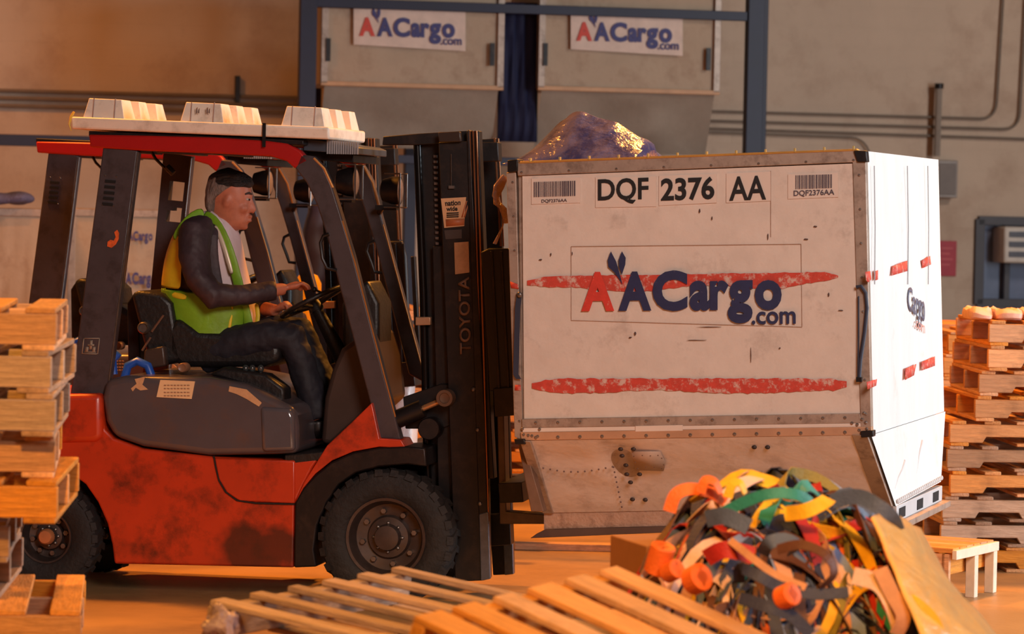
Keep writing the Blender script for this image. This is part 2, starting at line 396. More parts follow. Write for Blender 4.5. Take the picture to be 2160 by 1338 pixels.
build(rs, 'tarp', tarpn, fr=WL, label='dark navy tarp hanging between the two canvas containers on the rack', cat='tarp', solid=.01)

LOGORED = mat('logo_red_bright', (206, 70, 56), .6, var=.05)
LOGOBLUE = mat('logo_blue', (62, 62, 118), .6, var=.05)
def feather(fr, mb, cx, y0, y1, w, v, lean=0, cut=.5):
    pts = [(cx, y0), (cx + w * .8, y0 + (y1 - y0) * .32), (cx + w, y0 + (y1 - y0) * .5), (cx + w * .55 + lean * .5, y0 + (y1 - y0) * .8), (cx + lean, y1), (cx - w * .7 + lean * .4, y0 + (y1 - y0) * .7), (cx - w, y0 + (y1 - y0) * .42)]
    mb.quad(fr.px(pts, v))
def logo(fr, q, v, par, red, blue, com=True):
    "q = bounding pixels (x0,y0,x1,y1) of the word line AACargo, slope s"
    x0, y0, x1, y1, s = q
    def P(fx, fy): return (x0 + (x1 - x0) * fx, y0 + (y1 - y0) * fy + s * (x1 - x0) * fx)
    H = y1 - y0
    r = MB(); text_into(r, 'A', bil(fr, [P(0, 0), P(.165, 0), P(.165, 1), P(0, 1)], v), .045)
    build(r, 'lettering', red, par, label='red first letter A of the logo')
    b = MB()
    text_into(b, 'A', bil(fr, [P(.185, 0), P(.35, 0), P(.35, 1), P(.185, 1)], v), .045)
    text_into(b, 'C', bil(fr, [P(.355, -.02), P(.53, -.02), P(.53, 1.02), P(.355, 1.02)], v), .045)
    text_into(b, 'ar', bil(fr, [P(.54, .25), P(.735, .25), P(.735, 1.02), P(.54, 1.02)], v), .045)
    text_into(b, 'g', bil(fr, [P(.73, .25), P(.855, .25), P(.855, 1.35), P(.73, 1.35)], v), .045)
    text_into(b, 'o', bil(fr, [P(.865, .25), P(1, .25), P(1, 1.02), P(.865, 1.02)], v), .045)
    if com: text_into(b, '.com', bil(fr, [P(.85, 1.05), P(1.07, 1.05), P(1.07, 1.38), P(.85, 1.38)], v), .02)
    # two crossed feathers between the letters
    L = lambda pts: b.quad(fr.px([P(*p) for p in pts], v))
    L([(.148, -.52), (.175, -.25), (.192, .05), (.207, .35), (.19, .2), (.165, .02), (.135, -.12), (.132, -.3)])
    L([(.203, -.52), (.222, -.35), (.22, -.18), (.203, .08), (.188, -.12), (.187, -.3)])
    build(b, 'lettering', blue, par, label='dark blue letters and two blue feathers of the logo')
CANV3 = mat('tan_canvas', (182, 160, 138), .8, var=.08, vscale=3, bump=.6, bscale=5, dirt=(130, 100, 80), dscale=3, damt=.4)
CANV4 = mat('shaded_canvas_underside', (150, 136, 122), .8, var=.12, vscale=3, bump=.8, bscale=4)  # darker canvas copy, shade of the inward slope put into its colour
def rack_uld(x0, x1, dy, label):
    fr = WL; v = RK + .1
    c0 = fr.pix((x0 + x1) / 2, 300, v)
    t = thing('cargo_container', label, 'cargo container', WL, (c0.x, v + .7, c0.z), 'canvas containers on the rack')
    A = fr.pix(x0, -20 + dy, v); B = fr.pix(x1, 186 + dy, v); C = fr.pix(x1, 300, v)
    zc = WL.pix(1100, 318, RK + .02).z
    build(MB().prism([Vector((A.x, 0, A.z + .15)), Vector((B.x, 0, A.z + .15)), Vector((B.x, 0, B.z)), Vector((A.x, 0, B.z))], v + .03, v + 1.3), 'body', CANV3, t, bevel=.01)
    # canvas front, softly sagging
    def sag(xa, xb, za, zb, va, vb, name, m, amp):
        g = MB(); n, k = 26, 14; rings = []
        for j in range(k + 1):
            f = j / k; row = []
            for i in range(n + 1):
                s = i / n; x = xa + (xb - xa) * s; z = za + (zb - za) * f
                e = math.sin(PI * s) * math.sin(PI * f)
                row.append(Vector((x, va + (vb - va) * f + amp * e * noise.noise(Vector((x * 2.3, z * 3.1, x0 * .01))), z)))
            rings.append(row)
        g.loft(rings, cap=False, closed=False); build(g, name, m, t)
    sag(A.x + .04, B.x - .04, B.z, A.z + .15, v, v, 'canvas_curtain', CANV3, .06)
    sag(A.x + .02, B.x - .02, zc + .002, B.z, v + .28, v, 'canvas_flap', CANV4, .12)
    fm = MB()
    for xx in (A.x - .02, B.x - .04): fm.box((xx, v - .03, B.z), (xx + .06, v + .03, A.z + .15))
    build_each(fm, 'side_post', ALU, t, bevel=.004)
    build(MB().box((A.x - .02, v - .03, B.z - .02), (B.x + .02, v + .03, B.z + .02)), 'rail', mat('tan_rail', (196, 150, 110), .5), t, bevel=.004)
    tb = MB()
    for xx, yy in ((x0 + 8, 105), (x1 - 18, 115)):
        p = fr.pix(xx, yy + dy, v - .03); tb.box((p.x - .02, v - .045, p.z - .1), (p.x + .02, v - .03, p.z + .1))
    build_each(tb, 'buckle', BLACK, t)
    lx = x0 + 62
    pl = build(MB().quad(fr.px([(lx, 12 + dy), (lx + 236, 20 + dy), (lx + 236, 108 + dy), (lx, 94 + dy)], v - .035)), 'logo_panel', mat('logo_white', (220, 196, 182), .6), t)
    ORG[pl.name] = ORG[t.name]
    logo(fr, (lx + 12, 36 + dy, lx + 214, 76 + dy, .02), v - .045, t, LOGORED, LOGOBLUE)
rack_uld(684, 1056, 0, 'tan canvas cargo container on the rack, left of the two, nearer the mast')
rack_uld(1142, 1512, 10, 'tan canvas cargo container on the rack, right of the two, behind the blue bag')
# ================================================================ the white container on the forks
def container():
    f = CT
    p = f.px
    TL, TR_, BR, BL = p([(1090, 345), (1818, 318), (1832, 918), (1100, 930)], 0)
    bl, br = p([(1148, 1082), (1884, 1068)], .46)
    gl, gr = p([(1148, 1128), (1886, 1102)], .47)
    # width of the container: where the far top corner lies square behind the near one
    W = 1.9
    for _ in range(40):
        q = f.pix(1977, 330, W); W += (q.x - TR_.x) * 5; W = max(1.2, min(2.9, W))
    t = thing('cargo_container', 'large white canvas-fronted air cargo container carried on the forklift forks', 'cargo container', CT, (gl.x, .5, gl.z))
    print('CONTAINER W', W, TR_, BR, gl)
    # inner body: side silhouette lofted along v
    def ring(v, dz=0, s=0):
        return v
    # box core (aluminium shell behind the canvas faces)
    def sect(x):  # x = 0 left, 1 right : profile in (v,z)
        a = TL.lerp(TR_, x); b = BL.lerp(BR, x); c = bl.lerp(br, x); g = gl.lerp(gr, x)
        ins = .012
        return [Vector((a.x, ins, a.z)), Vector((b.x, ins, b.z)), Vector((c.x, .46 + ins, c.z)), Vector((g.x, .47 + ins, g.z)),
                Vector((g.x, W - .32, g.z)), Vector((c.x, W - .32, c.z)), Vector((b.x, W, b.z + .1)), Vector((a.x, W, a.z))]
    rings = [sect(x) for x in (0, 1)]
    rings[1] = [v - Vector((.03, 0, 0)) for v in rings[1]]
    core = MB(); core.loft(rings)
    build(core, 'shell', ALU, t, bevel=.006)
    # near canvas face: fine grid with shallow creases
    def grid(A, B, C, D, n, k, fn, name, m, par=t):
        g = MB(); rr = []
        for j in range(k + 1):
            y = j / k; rr.append([(lambda x: (A * (1 - x) + B * x) * (1 - y) + (D * (1 - x) + C * x) * y + fn(x, y))(i / n) for i in range(n + 1)])
        g.loft(rr, cap=False, closed=False); return build(g, name, m, par, recalc=True)
    def crease(x, y):
        e = (math.sin(PI * min(1, max(0, x))) ** .4) * (math.sin(PI * min(1, max(0, y))) ** .4)
        return Vector((0, -.002 + .004 * e * noise.noise(Vector((x * 6, y * 5, 1))) - .012 * math.exp(-((x - .965) / .02) ** 2) * e * abs(noise.noise(Vector((1, y * 7, 4)))), 0))
    pan = grid(*p([(1102, 372), (1804, 345), (1815, 885), (1106, 895)], 0), 60, 44, crease, 'canvas_front', CANVAS)
    # lower sloping panel with a dent
    def dent(x, y):
        d = .05 * math.exp(-((x - .28) / .05) ** 2 - ((y - .3) / .3) ** 2) + .03 * math.exp(-((x - .12) / .08) ** 2 - ((y - .25) / .18) ** 2) + .012 * noise.noise(Vector((x * 7, y * 4, 3)))
        d += .02 * math.exp(-((x - .5) / .1) ** 2 - ((y - .6) / .25) ** 2)
        return Vector((0, d * math.sin(PI * y) ** .5, 0)) - Vector((0, .012, 0))
    grid(BL, BR, br, bl, 60, 20, dent, 'lower_panel', mat('lower_sheet', (220, 206, 200), .55, var=.08, vscale=5, bump=.15, bscale=20, dirt=(120, 94, 78), dscale=4, damt=.55, dlo=.52, dhi=.75))
    grid(bl, br, gr, gl, 4, 2, lambda x, y: Vector((0, -.004, 0)), 'base_sheet', mat('base_sheet', (176, 146, 130), .5, .2, var=.15, vscale=12, bump=.3, bscale=40, dirt=(104, 72, 58), dscale=10, damt=.6))
    def strip(px, v0, v1, name, m, bevel=.003, label=None):
        return build(MB().prism(p(px, v0), v0, v1), name, m, t, bevel=bevel, label=label)
    strip([(1090, 343), (1812, 316), (1812, 342), (1092, 371)], -.014, .03, 'top_rail', ALU)
    strip([(1098, 340), (1806, 314), (1812, 318), (1094, 345)], -.02, .02, 'rail_lip', mat('lit_lip', (210, 160, 84), .35, .4))  # golden strip paints the orange light caught along the top edge
    strip([(1068, 364), (1088, 362), (1103, 930), (1085, 922)], .0, .05, 'corner_post', ALU)
    strip([(1798, 340), (1826, 338), (1838, 912), (1816, 916)], -.012, .04, 'corner_post', ALU)
    strip([(1100, 884), (1814, 872), (1818, 893), (1101, 903)], -.012, .02, 'lower_rail', ALU)
    strip([(1101, 903), (1818, 893), (1819, 903), (1102, 914)], -.009, .02, 'lower_rail', PAPER)
    strip([(1098, 912), (1838, 900), (1840, 918), (1099, 930)], -.014, .03, 'lower_rail', mat('tan_rail_near', (196, 150, 118), .45, .2))
    strip([(1340, 899), (1440, 897), (1440, 909), (1340, 911)], -.015, 0, 'data_plate', PAPER, .001)
    ed = MB()
    # sloping end frames of the lower contour
    for (A, C, G) in ((BL, bl, gl), (BR, br, gr)):
        o = Vector((.0, -.03, 0)); s = Vector((-.05 if A is BL else 0.04, 0, 0)); w = Vector((.05 if A is BL else -.07, 0, 0))
        ed.add([A + o, A + o + w, C + o + w, C + o, A + Vector((0, .03, 0)), A + w + Vector((0, .03, 0)), C + w + Vector((0, .03, 0)), C + Vector((0, .03, 0))],
               [(0, 1, 2, 3), (7, 6, 5, 4), (0, 4, 5, 1), (1, 5, 6, 2), (2, 6, 7, 3), (3, 7, 4, 0)])
    build_each(ed, 'edge_frame', ALU, t, bevel=.003)
    # dark side plate at the left of the lower contour
    lp = p([(1094, 935), (1104, 935), (1148, 1080), (1142, 1082), (1112, 1075)], .1)
    build(MB().prism(p([(1092, 935), (1106, 935), (1147, 1080), (1120, 1080)], .12), .12, .18), 'gusset', mat('grimy_plate', (110, 84, 70), .6, .3, var=.3), t, bevel=.004)
    strip([(1132, 1126), (1150, 1117), (1886, 1098), (1888, 1104), (1118, 1136)], .44, .6, 'base_flange', mat('base_edge', (90, 74, 70), .5, .5), .003)
    # rivets and latch corners
    rv = MB()
    def riv(x, y, v, r=.006):
        c = f.pix(x, y, v); rv.ell(c, r, r * .6, r, 6)
    for i in range(8): riv(1100 + i * 100, 364 - i * 3.7, -.015)
    for i in range(15):
        x = 1130 + i * 34.5 * 1.35
        if x < 1800: riv(x, 893 - (x - 1100) * .0165, -.014, .007); riv(x, 924 - (x - 1100) * .0165, -.016, .008)
    for i in range(8): riv(1812 + i * 2.0, 370 + i * 72, -.014); riv(1081 + i * 2, 385 + i * 72, 0)
    for x, y in ((1102, 905), (1104, 917), (1114, 919), (1122, 920), (1134, 921), (1138, 906), (1797, 893), (1808, 896), (1812, 908), (1818, 885), (1826, 892), (1822, 872), (1828, 905)): riv(x, y, -.016, .007)
    build(rv, 'rivets', mat('rivet_metal', (150, 136, 128), .3, .7), t)
    tn = MB()
    for i in range(12):
        c = f.pix(1118 + i * 62, 340 - i * 2.3, -.02); tn.box((c.x - .003, -.024, c.z - .004), (c.x + .003, .0, c.z + .014))
    build(tn, 'rail_clips', mat('brass_clip', (220, 190, 120), .3, .5), t)
    strip([(1070, 338), (1092, 336), (1092, 362), (1070, 364)], -.02, .08, 'corner_cap', BLACK, .004)
    strip([(1800, 318), (1827, 318), (1829, 342), (1808, 342)], -.03, .03, 'corner_cap', BLACK, .004)
    strip([(1084, 926), (1106, 926), (1108, 938), (1086, 938)], -.03, .03, 'corner_cap', BLACK, .004)
    strip([(1814, 910), (1842, 908), (1842, 922), (1816, 924)], -.03, .03, 'corner_cap', BLACK, .004)
    # the right-hand side: a white curtain
    NT, NB_, FT, FB = TR_ + Vector((.006, 0, 0)), BR + Vector((.006, 0, 0)), Vector((TR_.x + .006, W, TR_.z)), Vector((BR.x + .006, W, BR.z))
    def billow(x, y):
        e = math.sin(PI * x) ** .5 * math.sin(PI * min(1, y * 1.05)) ** .5 if 0 < x < 1 and y * 1.05 < 1 else 0
        return Vector((.009 * e * (1 + .8 * noise.noise(Vector((x * 9, y * 2, 2)))), 0, 0))
    fb = f.pix(1985, 868, W)
    grid(NT, FT, Vector((FB.x, W, fb.z)), NB_, 40, 30, billow, 'side_curtain', CANVAS2)
    b1 = Vector((br.x + .006, .46, br.z)); fz = f.pix(1972, 1000, W - .3).z
    b2 = Vector((br.x + .006, W - .3, br.z + .02))
    grid(NB_, Vector((FB.x, W, fb.z)), b2, b1, 40, 10, lambda x, y: Vector((.006, 0, 0)), 'side_skirt', CANVAS2)
    # base side with dark forklift slots
    gb = Vector((gr.x + .004, .47, gr.z)); 
    bm_ = MB(); bm_.box((gr.x - .02, .47, gr.z), (gr.x + .012, W - .28, br.z)); build(bm_, 'base_side', mat('base_side_white', (206, 204, 206), .5, .1, var=.05), t, bevel=.004)
    sl = MB()
    for v in (.52, 1.0, 1.45):
        sl.box((gr.x + .0, v, gr.z + .012), (gr.x + .0145, v + .16, br.z - .015))
    build_each(sl, 'lashing_slot', mat('slot_black', (18, 18, 22), .8), t)
    sr = MB(); sr.box((gr.x - .05, .44, gr.z - .03), (gr.x + .05, W - .25, gr.z)); build(sr, 'base_rail', ALU, t, bevel=.004)
    # side post line, ropes and red marks on the side curtain
    def sp(x, y):  # side plane point from pixel
        c = f.Mi @ CAM; d = f.Mi.to_3x3() @ ray(x, y); X = TR_.x + .0235 + (BR.x - TR_.x) * max(0, min(1.2, (y - 318) / 600)); return c + d * ((X - c.x) / d.x)
    rm = MB()
    for q in ([(1825, 574), (1836, 572), (1838, 590), (1832, 596), (1827, 592)], [(1846, 572), (1852, 570), (1852, 590), (1846, 592)], [(1882, 562), (1914, 550), (1914, 572), (1880, 582)], [(1944, 550), (1962, 540), (1964, 558), (1946, 566)],
              [(1910, 778), (1933, 768), (1928, 792), (1909, 802)], [(1944, 764), (1972, 752), (1972, 772), (1944, 782)], [(1828, 806), (1850, 800), (1848, 814), (1830, 822)]):
        rm.quad([sp(*a) for a in q])
    build(rm, 'red_marking', WORNRED, t, solid=.001, recalc=False)
    tx = MB(); cq = [sp(*a) for a in ((1915, 604), (1951, 618), (1951, 700), (1915, 668))]
    A, B, C, D = cq
    text_into(tx, 'Cargo', lambda s, u: (A * (1 - s) + B * s) * u + (D * (1 - s) + C * s) * (1 - u), .02)
    build(tx, 'lettering', mat('faded_navy', (96, 98, 120), .6), t, solid=.001, recalc=False)
    tx = MB(); A, B, C, D = [sp(*a) for a in ((1930, 674), (1951, 688), (1951, 704), (1930, 690))]
    text_into(tx, '.com', lambda s, u: (A * (1 - s) + B * s) * u + (D * (1 - s) + C * s) * (1 - u), .0)
    build(tx, 'lettering', mat('faded_red', (226, 168, 160), .6), t, solid=.001, recalc=False)
    # fold lines: slim seams down the curtain
    sm = MB()
    for xx in (1844, 1914, 1957):
        sm.tube([sp(xx, 350), sp(xx + 2, 480), sp(xx + 1, 600)], .0025, 5)
    build(sm, 'seam', mat('seam_grey', (150, 148, 150), .7), t)
    rt = MB()
    for pts in ([(1886, 1030), (1893, 1008), (1902, 990), (1908, 972)], [(1928, 1010), (1934, 985), (1938, 958), (1945, 930)]):
        P = [sp(*a) for a in pts]; rt.tube(P, .006, 6)
    for i in range(26):
        s = i / 25; c = (b1 + Vector((.012, .02, .02))).lerp(b2 + Vector((.012, -.02, .02)), s); rt.ell(c, .008, .008, .012, 6)
    build(rt, 'lacing', mat('lace_white', (200, 196, 196), .6), t)
    # front lettering and marks
    vv = -.012
    def label_plate(q, name='label'):
        return build(MB().prism(p(q, vv + .004), vv + .004, vv + .008), name, PAPER, t)
    label_plate([(1256, 374), (1384, 372), (1384, 436), (1256, 438)]); label_plate([(1390, 371), (1512, 367), (1512, 428), (1390, 434)]); label_plate([(1532, 366), (1626, 362), (1626, 424), (1532, 428)])
    label_plate([(1121, 377), (1224, 374), (1224, 428), (1121, 431)]); label_plate([(1662, 368), (1768, 364), (1768, 416), (1662, 420)])
    bk_ = MB()
    text_into(bk_, 'DQF', bil(f, [(1261, 378), (1368, 374), (1368, 429), (1261, 432)], vv), .022)
    text_into(bk_, '2376', bil(f, [(1394, 376), (1507, 372), (1507, 421), (1394, 425)], vv), .03)
    text_into(bk_, 'AA', bil(f, [(1538, 373), (1616, 370), (1616, 421), (1538, 424)], vv), .02)
    build(bk_, 'lettering', BLKINK, t, label='black container number')
    for (x0, y0, x1, y1, s, q) in ((1126, 384, 1216, 416, -.03, [(1142, 421), (1196, 419), (1196, 427), (1142, 429)]), (1678, 370, 1759, 399, -.03, [(1674, 402), (1760, 399), (1760, 413), (1674, 416)])):
        b = MB(); x = x0; rr = random.Random(int(x0))
        while x < x1 - 3:
            w_ = rr.choice((1.2, 1.8, 3)); dy = (x - x0) * s
            b.quad(p([(x, y0 + dy), (x + w_, y0 + dy), (x + w_, y1 + dy), (x, y1 + dy)], vv)); x += w_ + rr.choice((1.2, 1.8))
        text_into(b, 'DQF2376AA', bil(f, q, vv), .02)
        build(b, 'barcode', mat('grey_ink', (84, 74, 84), .6), t)
    # big logo panel seams, stripes
    def ragged(x0, x1, yt, yb, sl, name, jag, seed, bottomfn=None):
        rr = random.Random(seed); g = MB(); n = 70; up = []; dn = []
        for i in range(n + 1):
            x = x0 + (x1 - x0) * i / n; e = min(1, i / 5, (n - i) / 4 + .25)
            yc = (yt + yb) / 2 + sl * (x - x0); h = (yb - yt) / 2 * (.35 + .65 * e)
            up.append((x, yc - h + rr.uniform(-jag, jag))); dn.append((x, yc + h + rr.uniform(-jag, jag) + (bottomfn(x) if bottomfn else 0)))
        rr_ = [p(up, vv + .003), p(dn, vv + .003)]
        g.loft(rr_, cap=False, closed=False); return build(g, name, WORNRED, t)
    ragged(1112, 1768, 583, 613, -.014, 'red_stripe', 1.2, 3, lambda x: 6 * math.sin(x * .02) - (10 if x > 1640 else 0) * math.sin((x - 1640) * .02))
    ragged(1122, 1786, 799, 827, .0, 'red_stripe', 1.6, 5, lambda x: 3 * math.sin(x * .017))
    lc = MB()
    lc.quad(p([(1076, 594), (1094, 600), (1094, 610), (1078, 608)], -.004)); lc.quad(p([(1086, 812), (1098, 812), (1099, 824), (1086, 824)], -.004)); build(lc, 'red_marking', WORNRED, t, recalc=False, solid=.001)
    LR = REDINK; LB = NAVYINK
    logo(f, (1226, 574, 1649, 657, -.010), vv - .006, t, LR, LB)
    # scuffs
    sc_ = MB(); rr = random.Random(12)
    for (x, y, w_, h_) in [(1476, 445, 4, 10), (1502, 460, 3, 10), (1162, 537, 3, 8), (1207, 535, 3, 9), (1140, 548, 8, 4), (1748, 622, 4, 9), (1340, 704, 5, 8), (1330, 712, 6, 4), (1584, 750, 2, 40), (1700, 505, 12, 4), (1774, 655, 12, 3), (1500, 690, 60, 2), (1470, 718, 50, 2), (1620, 500, 3, 16), (1720, 478, 8, 4), (1645, 735, 4, 5)]:
        c = [(x + w_ * .5 * math.cos(a) * rr.uniform(.6, 1.1), y + h_ * .5 * math.sin(a) * rr.uniform(.6, 1.1)) for a in [i * PI / 5 for i in range(10)]]
        sc_.quad(p(c, vv + .001))
    build(sc_, 'scuff_marks', mat('scuff_dark', (96, 76, 74), .8), t, recalc=False, solid=.001)
    # panel seams on the canvas
    se = MB()
    for a, b in (((1205, 520), (1205, 675)), ((1690, 515), (1692, 690)), ((1205, 520), (1690, 515)), ((1205, 676), (1692, 690)), ((1626, 360), (1626, 500))):
        se.tube(p([a, b], vv + .004), .0014, 4)
    build(se, 'seam', mat('seam_tan', (186, 160, 146), .7), t)
    # lower panel fixings, placed on the sloping face
    def slope(x, y):
        # solve on plane through BL,BR,bl
        n = (BR - BL).cross(bl - BL).normalized(); c = f.Mi @ CAM; d = f.Mi.to_3x3() @ ray(x, y); k = (BL - c).dot(n) / d.dot(n); return c + d * (k - .028 / d.length)
    bo = MB()
    for x, y in ((1309, 948), (1336, 948), (1312, 962), (1322, 1001), (1349, 1001), (1334, 1054), (1361, 1055), (1591, 944), (1619, 944), (1604, 1000), (1628, 998), (1320, 982), (1330, 1018)):
        bo.ell(slope(x, y), .012, .006, .009, 8)
    build_each(bo, 'bolt', mat('bolt_dark', (62, 50, 48), .5, .4), t)
    dt = MB()
    for i in range(11): dt.ell(slope(1146 + i * 14.6, 988 + 8 * math.sin(i * .35)), .0045, .003, .0045, 6)
    for i in range(9): dt.ell(slope(1294 + i * 2.2, 986 + i * 10.5), .0045, .003, .0045, 6)
    for x, y in ((1337, 962), (1355, 960), (1372, 961), (1388, 960), (1396, 966), (1400, 980), (1396, 988), (1380, 986), (1362, 985), (1345, 988), (1340, 975)): dt.ell(slope(x, y), .004, .003, .004, 6)
    build(dt, 'rivets', mat('rivet_dark', (112, 92, 90), .5, .3), t)
    pt = MB(); pt.quad([slope(*a) for a in ((1332, 953), (1392, 953), (1404, 976), (1400, 994), (1340, 992))]); build(pt, 'repair_patch', mat('patch', (182, 160, 146), .5, .2), t, solid=.003)
    pt = MB(); pt.quad([slope(*a) for a in ((1640, 1000), (1680, 997), (1680, 999), (1640, 1002))]); build(pt, 'scuff_marks', mat('scuff_dark', (96, 76, 74), .8), t, solid=.001, recalc=False)
    # hanging straps at both near posts
    st = MB()
    def ribbon(pts, v, wd=.012, th=.003):
        P = p(pts, v); a = [q + Vector((-wd, -th, 0)) for q in P]; b = [q + Vector((wd, -th, 0)) for q in P]; c = [q + Vector((wd, th, 0)) for q in P]; d = [q + Vector((-wd, th, 0)) for q in P]
        return [[a[i], b[i], c[i], d[i]] for i in range(len(P))]
    st.loft(ribbon([(1096, 618), (1092, 650), (1090, 720), (1088, 790), (1094, 800)], -.02))
    st.tube(p([(1806, 606), (1816, 604), (1826, 618), (1829, 650), (1824, 700), (1815, 760), (1812, 800)], -.03), .008, 8)
    st.tube(p([(1811, 625), (1811, 700), (1810, 795)], -.03), .004, 8)
    build_each(st, 'strap', mat('dark_strap', (44, 50, 70), .6), t)
    build(MB().ell(f.pix(1096, 622, -.03), .012, .008, .014, 10), 'buckle', STEEL, t)
    build(MB().box(*[(min(a), b, min(c)) if i == 0 else (max(a), b, max(c)) for i, (a, b, c) in enumerate([((f.pix(1812, 796, -.04).x - .012,), -.045, (f.pix(1812, 806, -.04).z,)), ((f.pix(1812, 796, -.04).x + .012,), -.02, (f.pix(1812, 796, -.04).z,))])]), 'buckle', BLACK, t)
    return t, W, TL, TR_
CONT, CW, cTL, cTR = container()
# crumpled blue plastic sack lying on the container roof
def sack():
    f = CT
    v0 = .55
    prof = [(1098, 342), (1125, 318), (1150, 290), (1180, 258), (1205, 238), (1225, 232), (1260, 247), (1300, 256), (1330, 277), (1352, 292), (1368, 306), (1372, 332)]
    P = f.px(prof, v0 + .3); zb = cTL.z + .0
    m = MB(); rings = []
    xa, xb = P[0].x, P[-1].x
    n = 40
    def H(x):
        for i in range(len(P) - 1):
            if P[i].x <= x <= P[i + 1].x:
                k = (x - P[i].x) / (P[i + 1].x - P[i].x + 1e-9); return P[i].z * (1 - k) + P[i + 1].z * k
        return zb
    for i in range(n + 1):
        x = xa + (xb - xa) * i / n; h = max(.01, H(x) - zb); ring = []
        for j in range(21):
            a = j / 20; vpos = v0 + .75 * a
            prof_ = 1 - abs(a - .42) / (.42 if a < .42 else .58)
            z = zb + .004 + h * max(0, prof_) ** .75 
            k = noise.noise(Vector((x * 7, a * 5, 1))) * .06 * min(1, h * 5) * math.sin(PI * a) + noise.noise(Vector((x * 16, a * 12, 5))) * .025 * math.sin(PI * a) * min(1, h * 6)
            ring.append(Vector((x, vpos + k, max(zb + .002, z + k * .8 * (0 if abs(a - .42) < .06 else 1)))))
        rings.append(ring)
    m.loft(rings, cap=False, closed=False)
    mm = mat('blue_plastic_sheet', (112, 104, 132), .22, var=.3, vscale=4, bump=.9, bscale=12, dirt=(46, 46, 92), dscale=5, damt=.8, dlo=.45, dhi=.6)
    build(m, 'plastic_sack', mm, fr=CT, label='crumpled blue plastic sack heaped on top of the white container', cat='sack', solid=.004)
sack()
# clear wrap bunched at the container's left top edge
m = MB(); P = CT.px([(1068, 372), (1052, 392), (1044, 412), (1048, 430), (1062, 442), (1068, 470)], .3)
m.tube(P, [.02, .03, .035, .03, .02, .008], 10, flat=.5)
P = CT.px([(1062, 446), (1060, 478), (1050, 500), (1044, 512)], .3); m.tube(P, .006, 6)
for v in m.v: v += Vector((noise.noise(v * 40) * .02, 0, noise.noise(v * 33) * .02))
build(m, 'cargo_tie', mat('clear_wrap', (150, 120, 110), .15, var=.3, bump=.6), fr=CT, label='crumpled tie hanging at the left top edge of the white container', cat='strap')
# ================================================================ the forklift
def sq(fr, pts, v): return fr.px(pts, v)
def wheel(t, cx, cy, v0, wd, Rr, rimr, name_label=None, sgn=1, hub=True):
    c = TR.pix(cx, cy, 0); c = Vector((c.x, 0, c.z)) if v0 < .5 else Vector((c.x, 0, c.z))
    f, s = (v0, 1) if sgn > 0 else (v0 + wd, -1)
    prof = [(rimr, f + s * .02), (rimr + .012, f + s * .008), (Rr * .72, f + s * .0), (Rr * .86, f + s * .004), (Rr * .94, f + s * .016), (Rr * .975, f + s * .04),
            (Rr * .985, f + s * wd / 2), (Rr * .975, f + s * (wd - .04)), (Rr * .94, f + s * (wd - .016)), (Rr * .8, f + s * wd), (rimr, f + s * (wd - .02)), (rimr, f + s * .02)]
    ty = MB(); ty.lathe(Vector((c.x, 0, c.z)), prof, 56, cap=False)
    w = build(ty, 'tyre', RUBBER, t)
    lg = MB(); n = 26
    for i in range(n):
        a = 2 * PI * i / n
        for side in (0, 1):
            a2 = a + (PI / n if side else 0)
            M = Matrix.Translation(Vector((c.x, 0, c.z))) @ Matrix.Rotation(-a2, 4, 'Y')
            y0, y1 = (f, f + s * wd * .52) if side == 0 else (f + s * wd * .48, f + s * wd)
            lg.add([M @ Vector(p) for p in ((Rr * .9, y0, -.022), (Rr * .9, y0, .022), (Rr * .965, y1, .05 if side == 0 else -.002), (Rr * .965, y1, .015 if side == 0 else -.04),
                                            (Rr * .99, y0 + s * (.012 if side == 0 else 0), -.018), (Rr * .99, y0 + s * (.012 if side == 0 else 0), .018), (Rr, y1 - s * (.0 if side == 0 else .012), .046 if side == 0 else -.004), (Rr, y1 - s * (.0 if side == 0 else .012), .019 if side == 0 else -.036))],
                   [(0, 1, 2, 3), (7, 6, 5, 4), (0, 4, 5, 1), (1, 5, 6, 2), (2, 6, 7, 3), (3, 7, 4, 0)])
    tag(build(lg, 'tread_lugs', RUBBER, w), kind='stuff')
    ri = MB(); ri.lathe(Vector((c.x, 0, c.z)), [(rimr + .004, f + s * .022), (rimr, f + s * .012), (rimr * .93, f + s * .014), (rimr * .88, f + s * .04), (rimr * .82, f + s * .09), (rimr * .55, f + s * .1), (rimr * .5, f + s * .075), (rimr * .34, f + s * .07), (rimr * .3, f + s * .03), (rimr * .12, f + s * .025), (0.001, f + s * .024)], 48, cap=False)
    rm = build(ri, 'rim', RIM, t)
    bo = MB()
    for i in range(8):
        a = 2 * PI * i / 8 + .2; bo.lathe(Vector((c.x + math.cos(a) * rimr * .66, 0, c.z + math.sin(a) * rimr * .66)), [(.001, f + s * .07), (.013, f + s * .07), (.015, f + s * .1)], 6)
    for i in range(8):
        a = 2 * PI * i / 8; bo.ell((c.x + math.cos(a) * rimr * .36, f + s * .068, c.z + math.sin(a) * rimr * .36), .009, .008, .009, 8)
    build_each(bo, 'wheel_bolt', STEEL, rm)
    if hub:
        hb = MB(); hb.lathe(Vector((c.x, 0, c.z)), [(.001, f + s * .0), (.03, f + s * .002), (.038, f + s * .012), (.042, f + s * .06)], 24); build(hb, 'hub_cap', mat('hub_cap_tan', (196, 128, 84), .35, .3), rm)
    return w
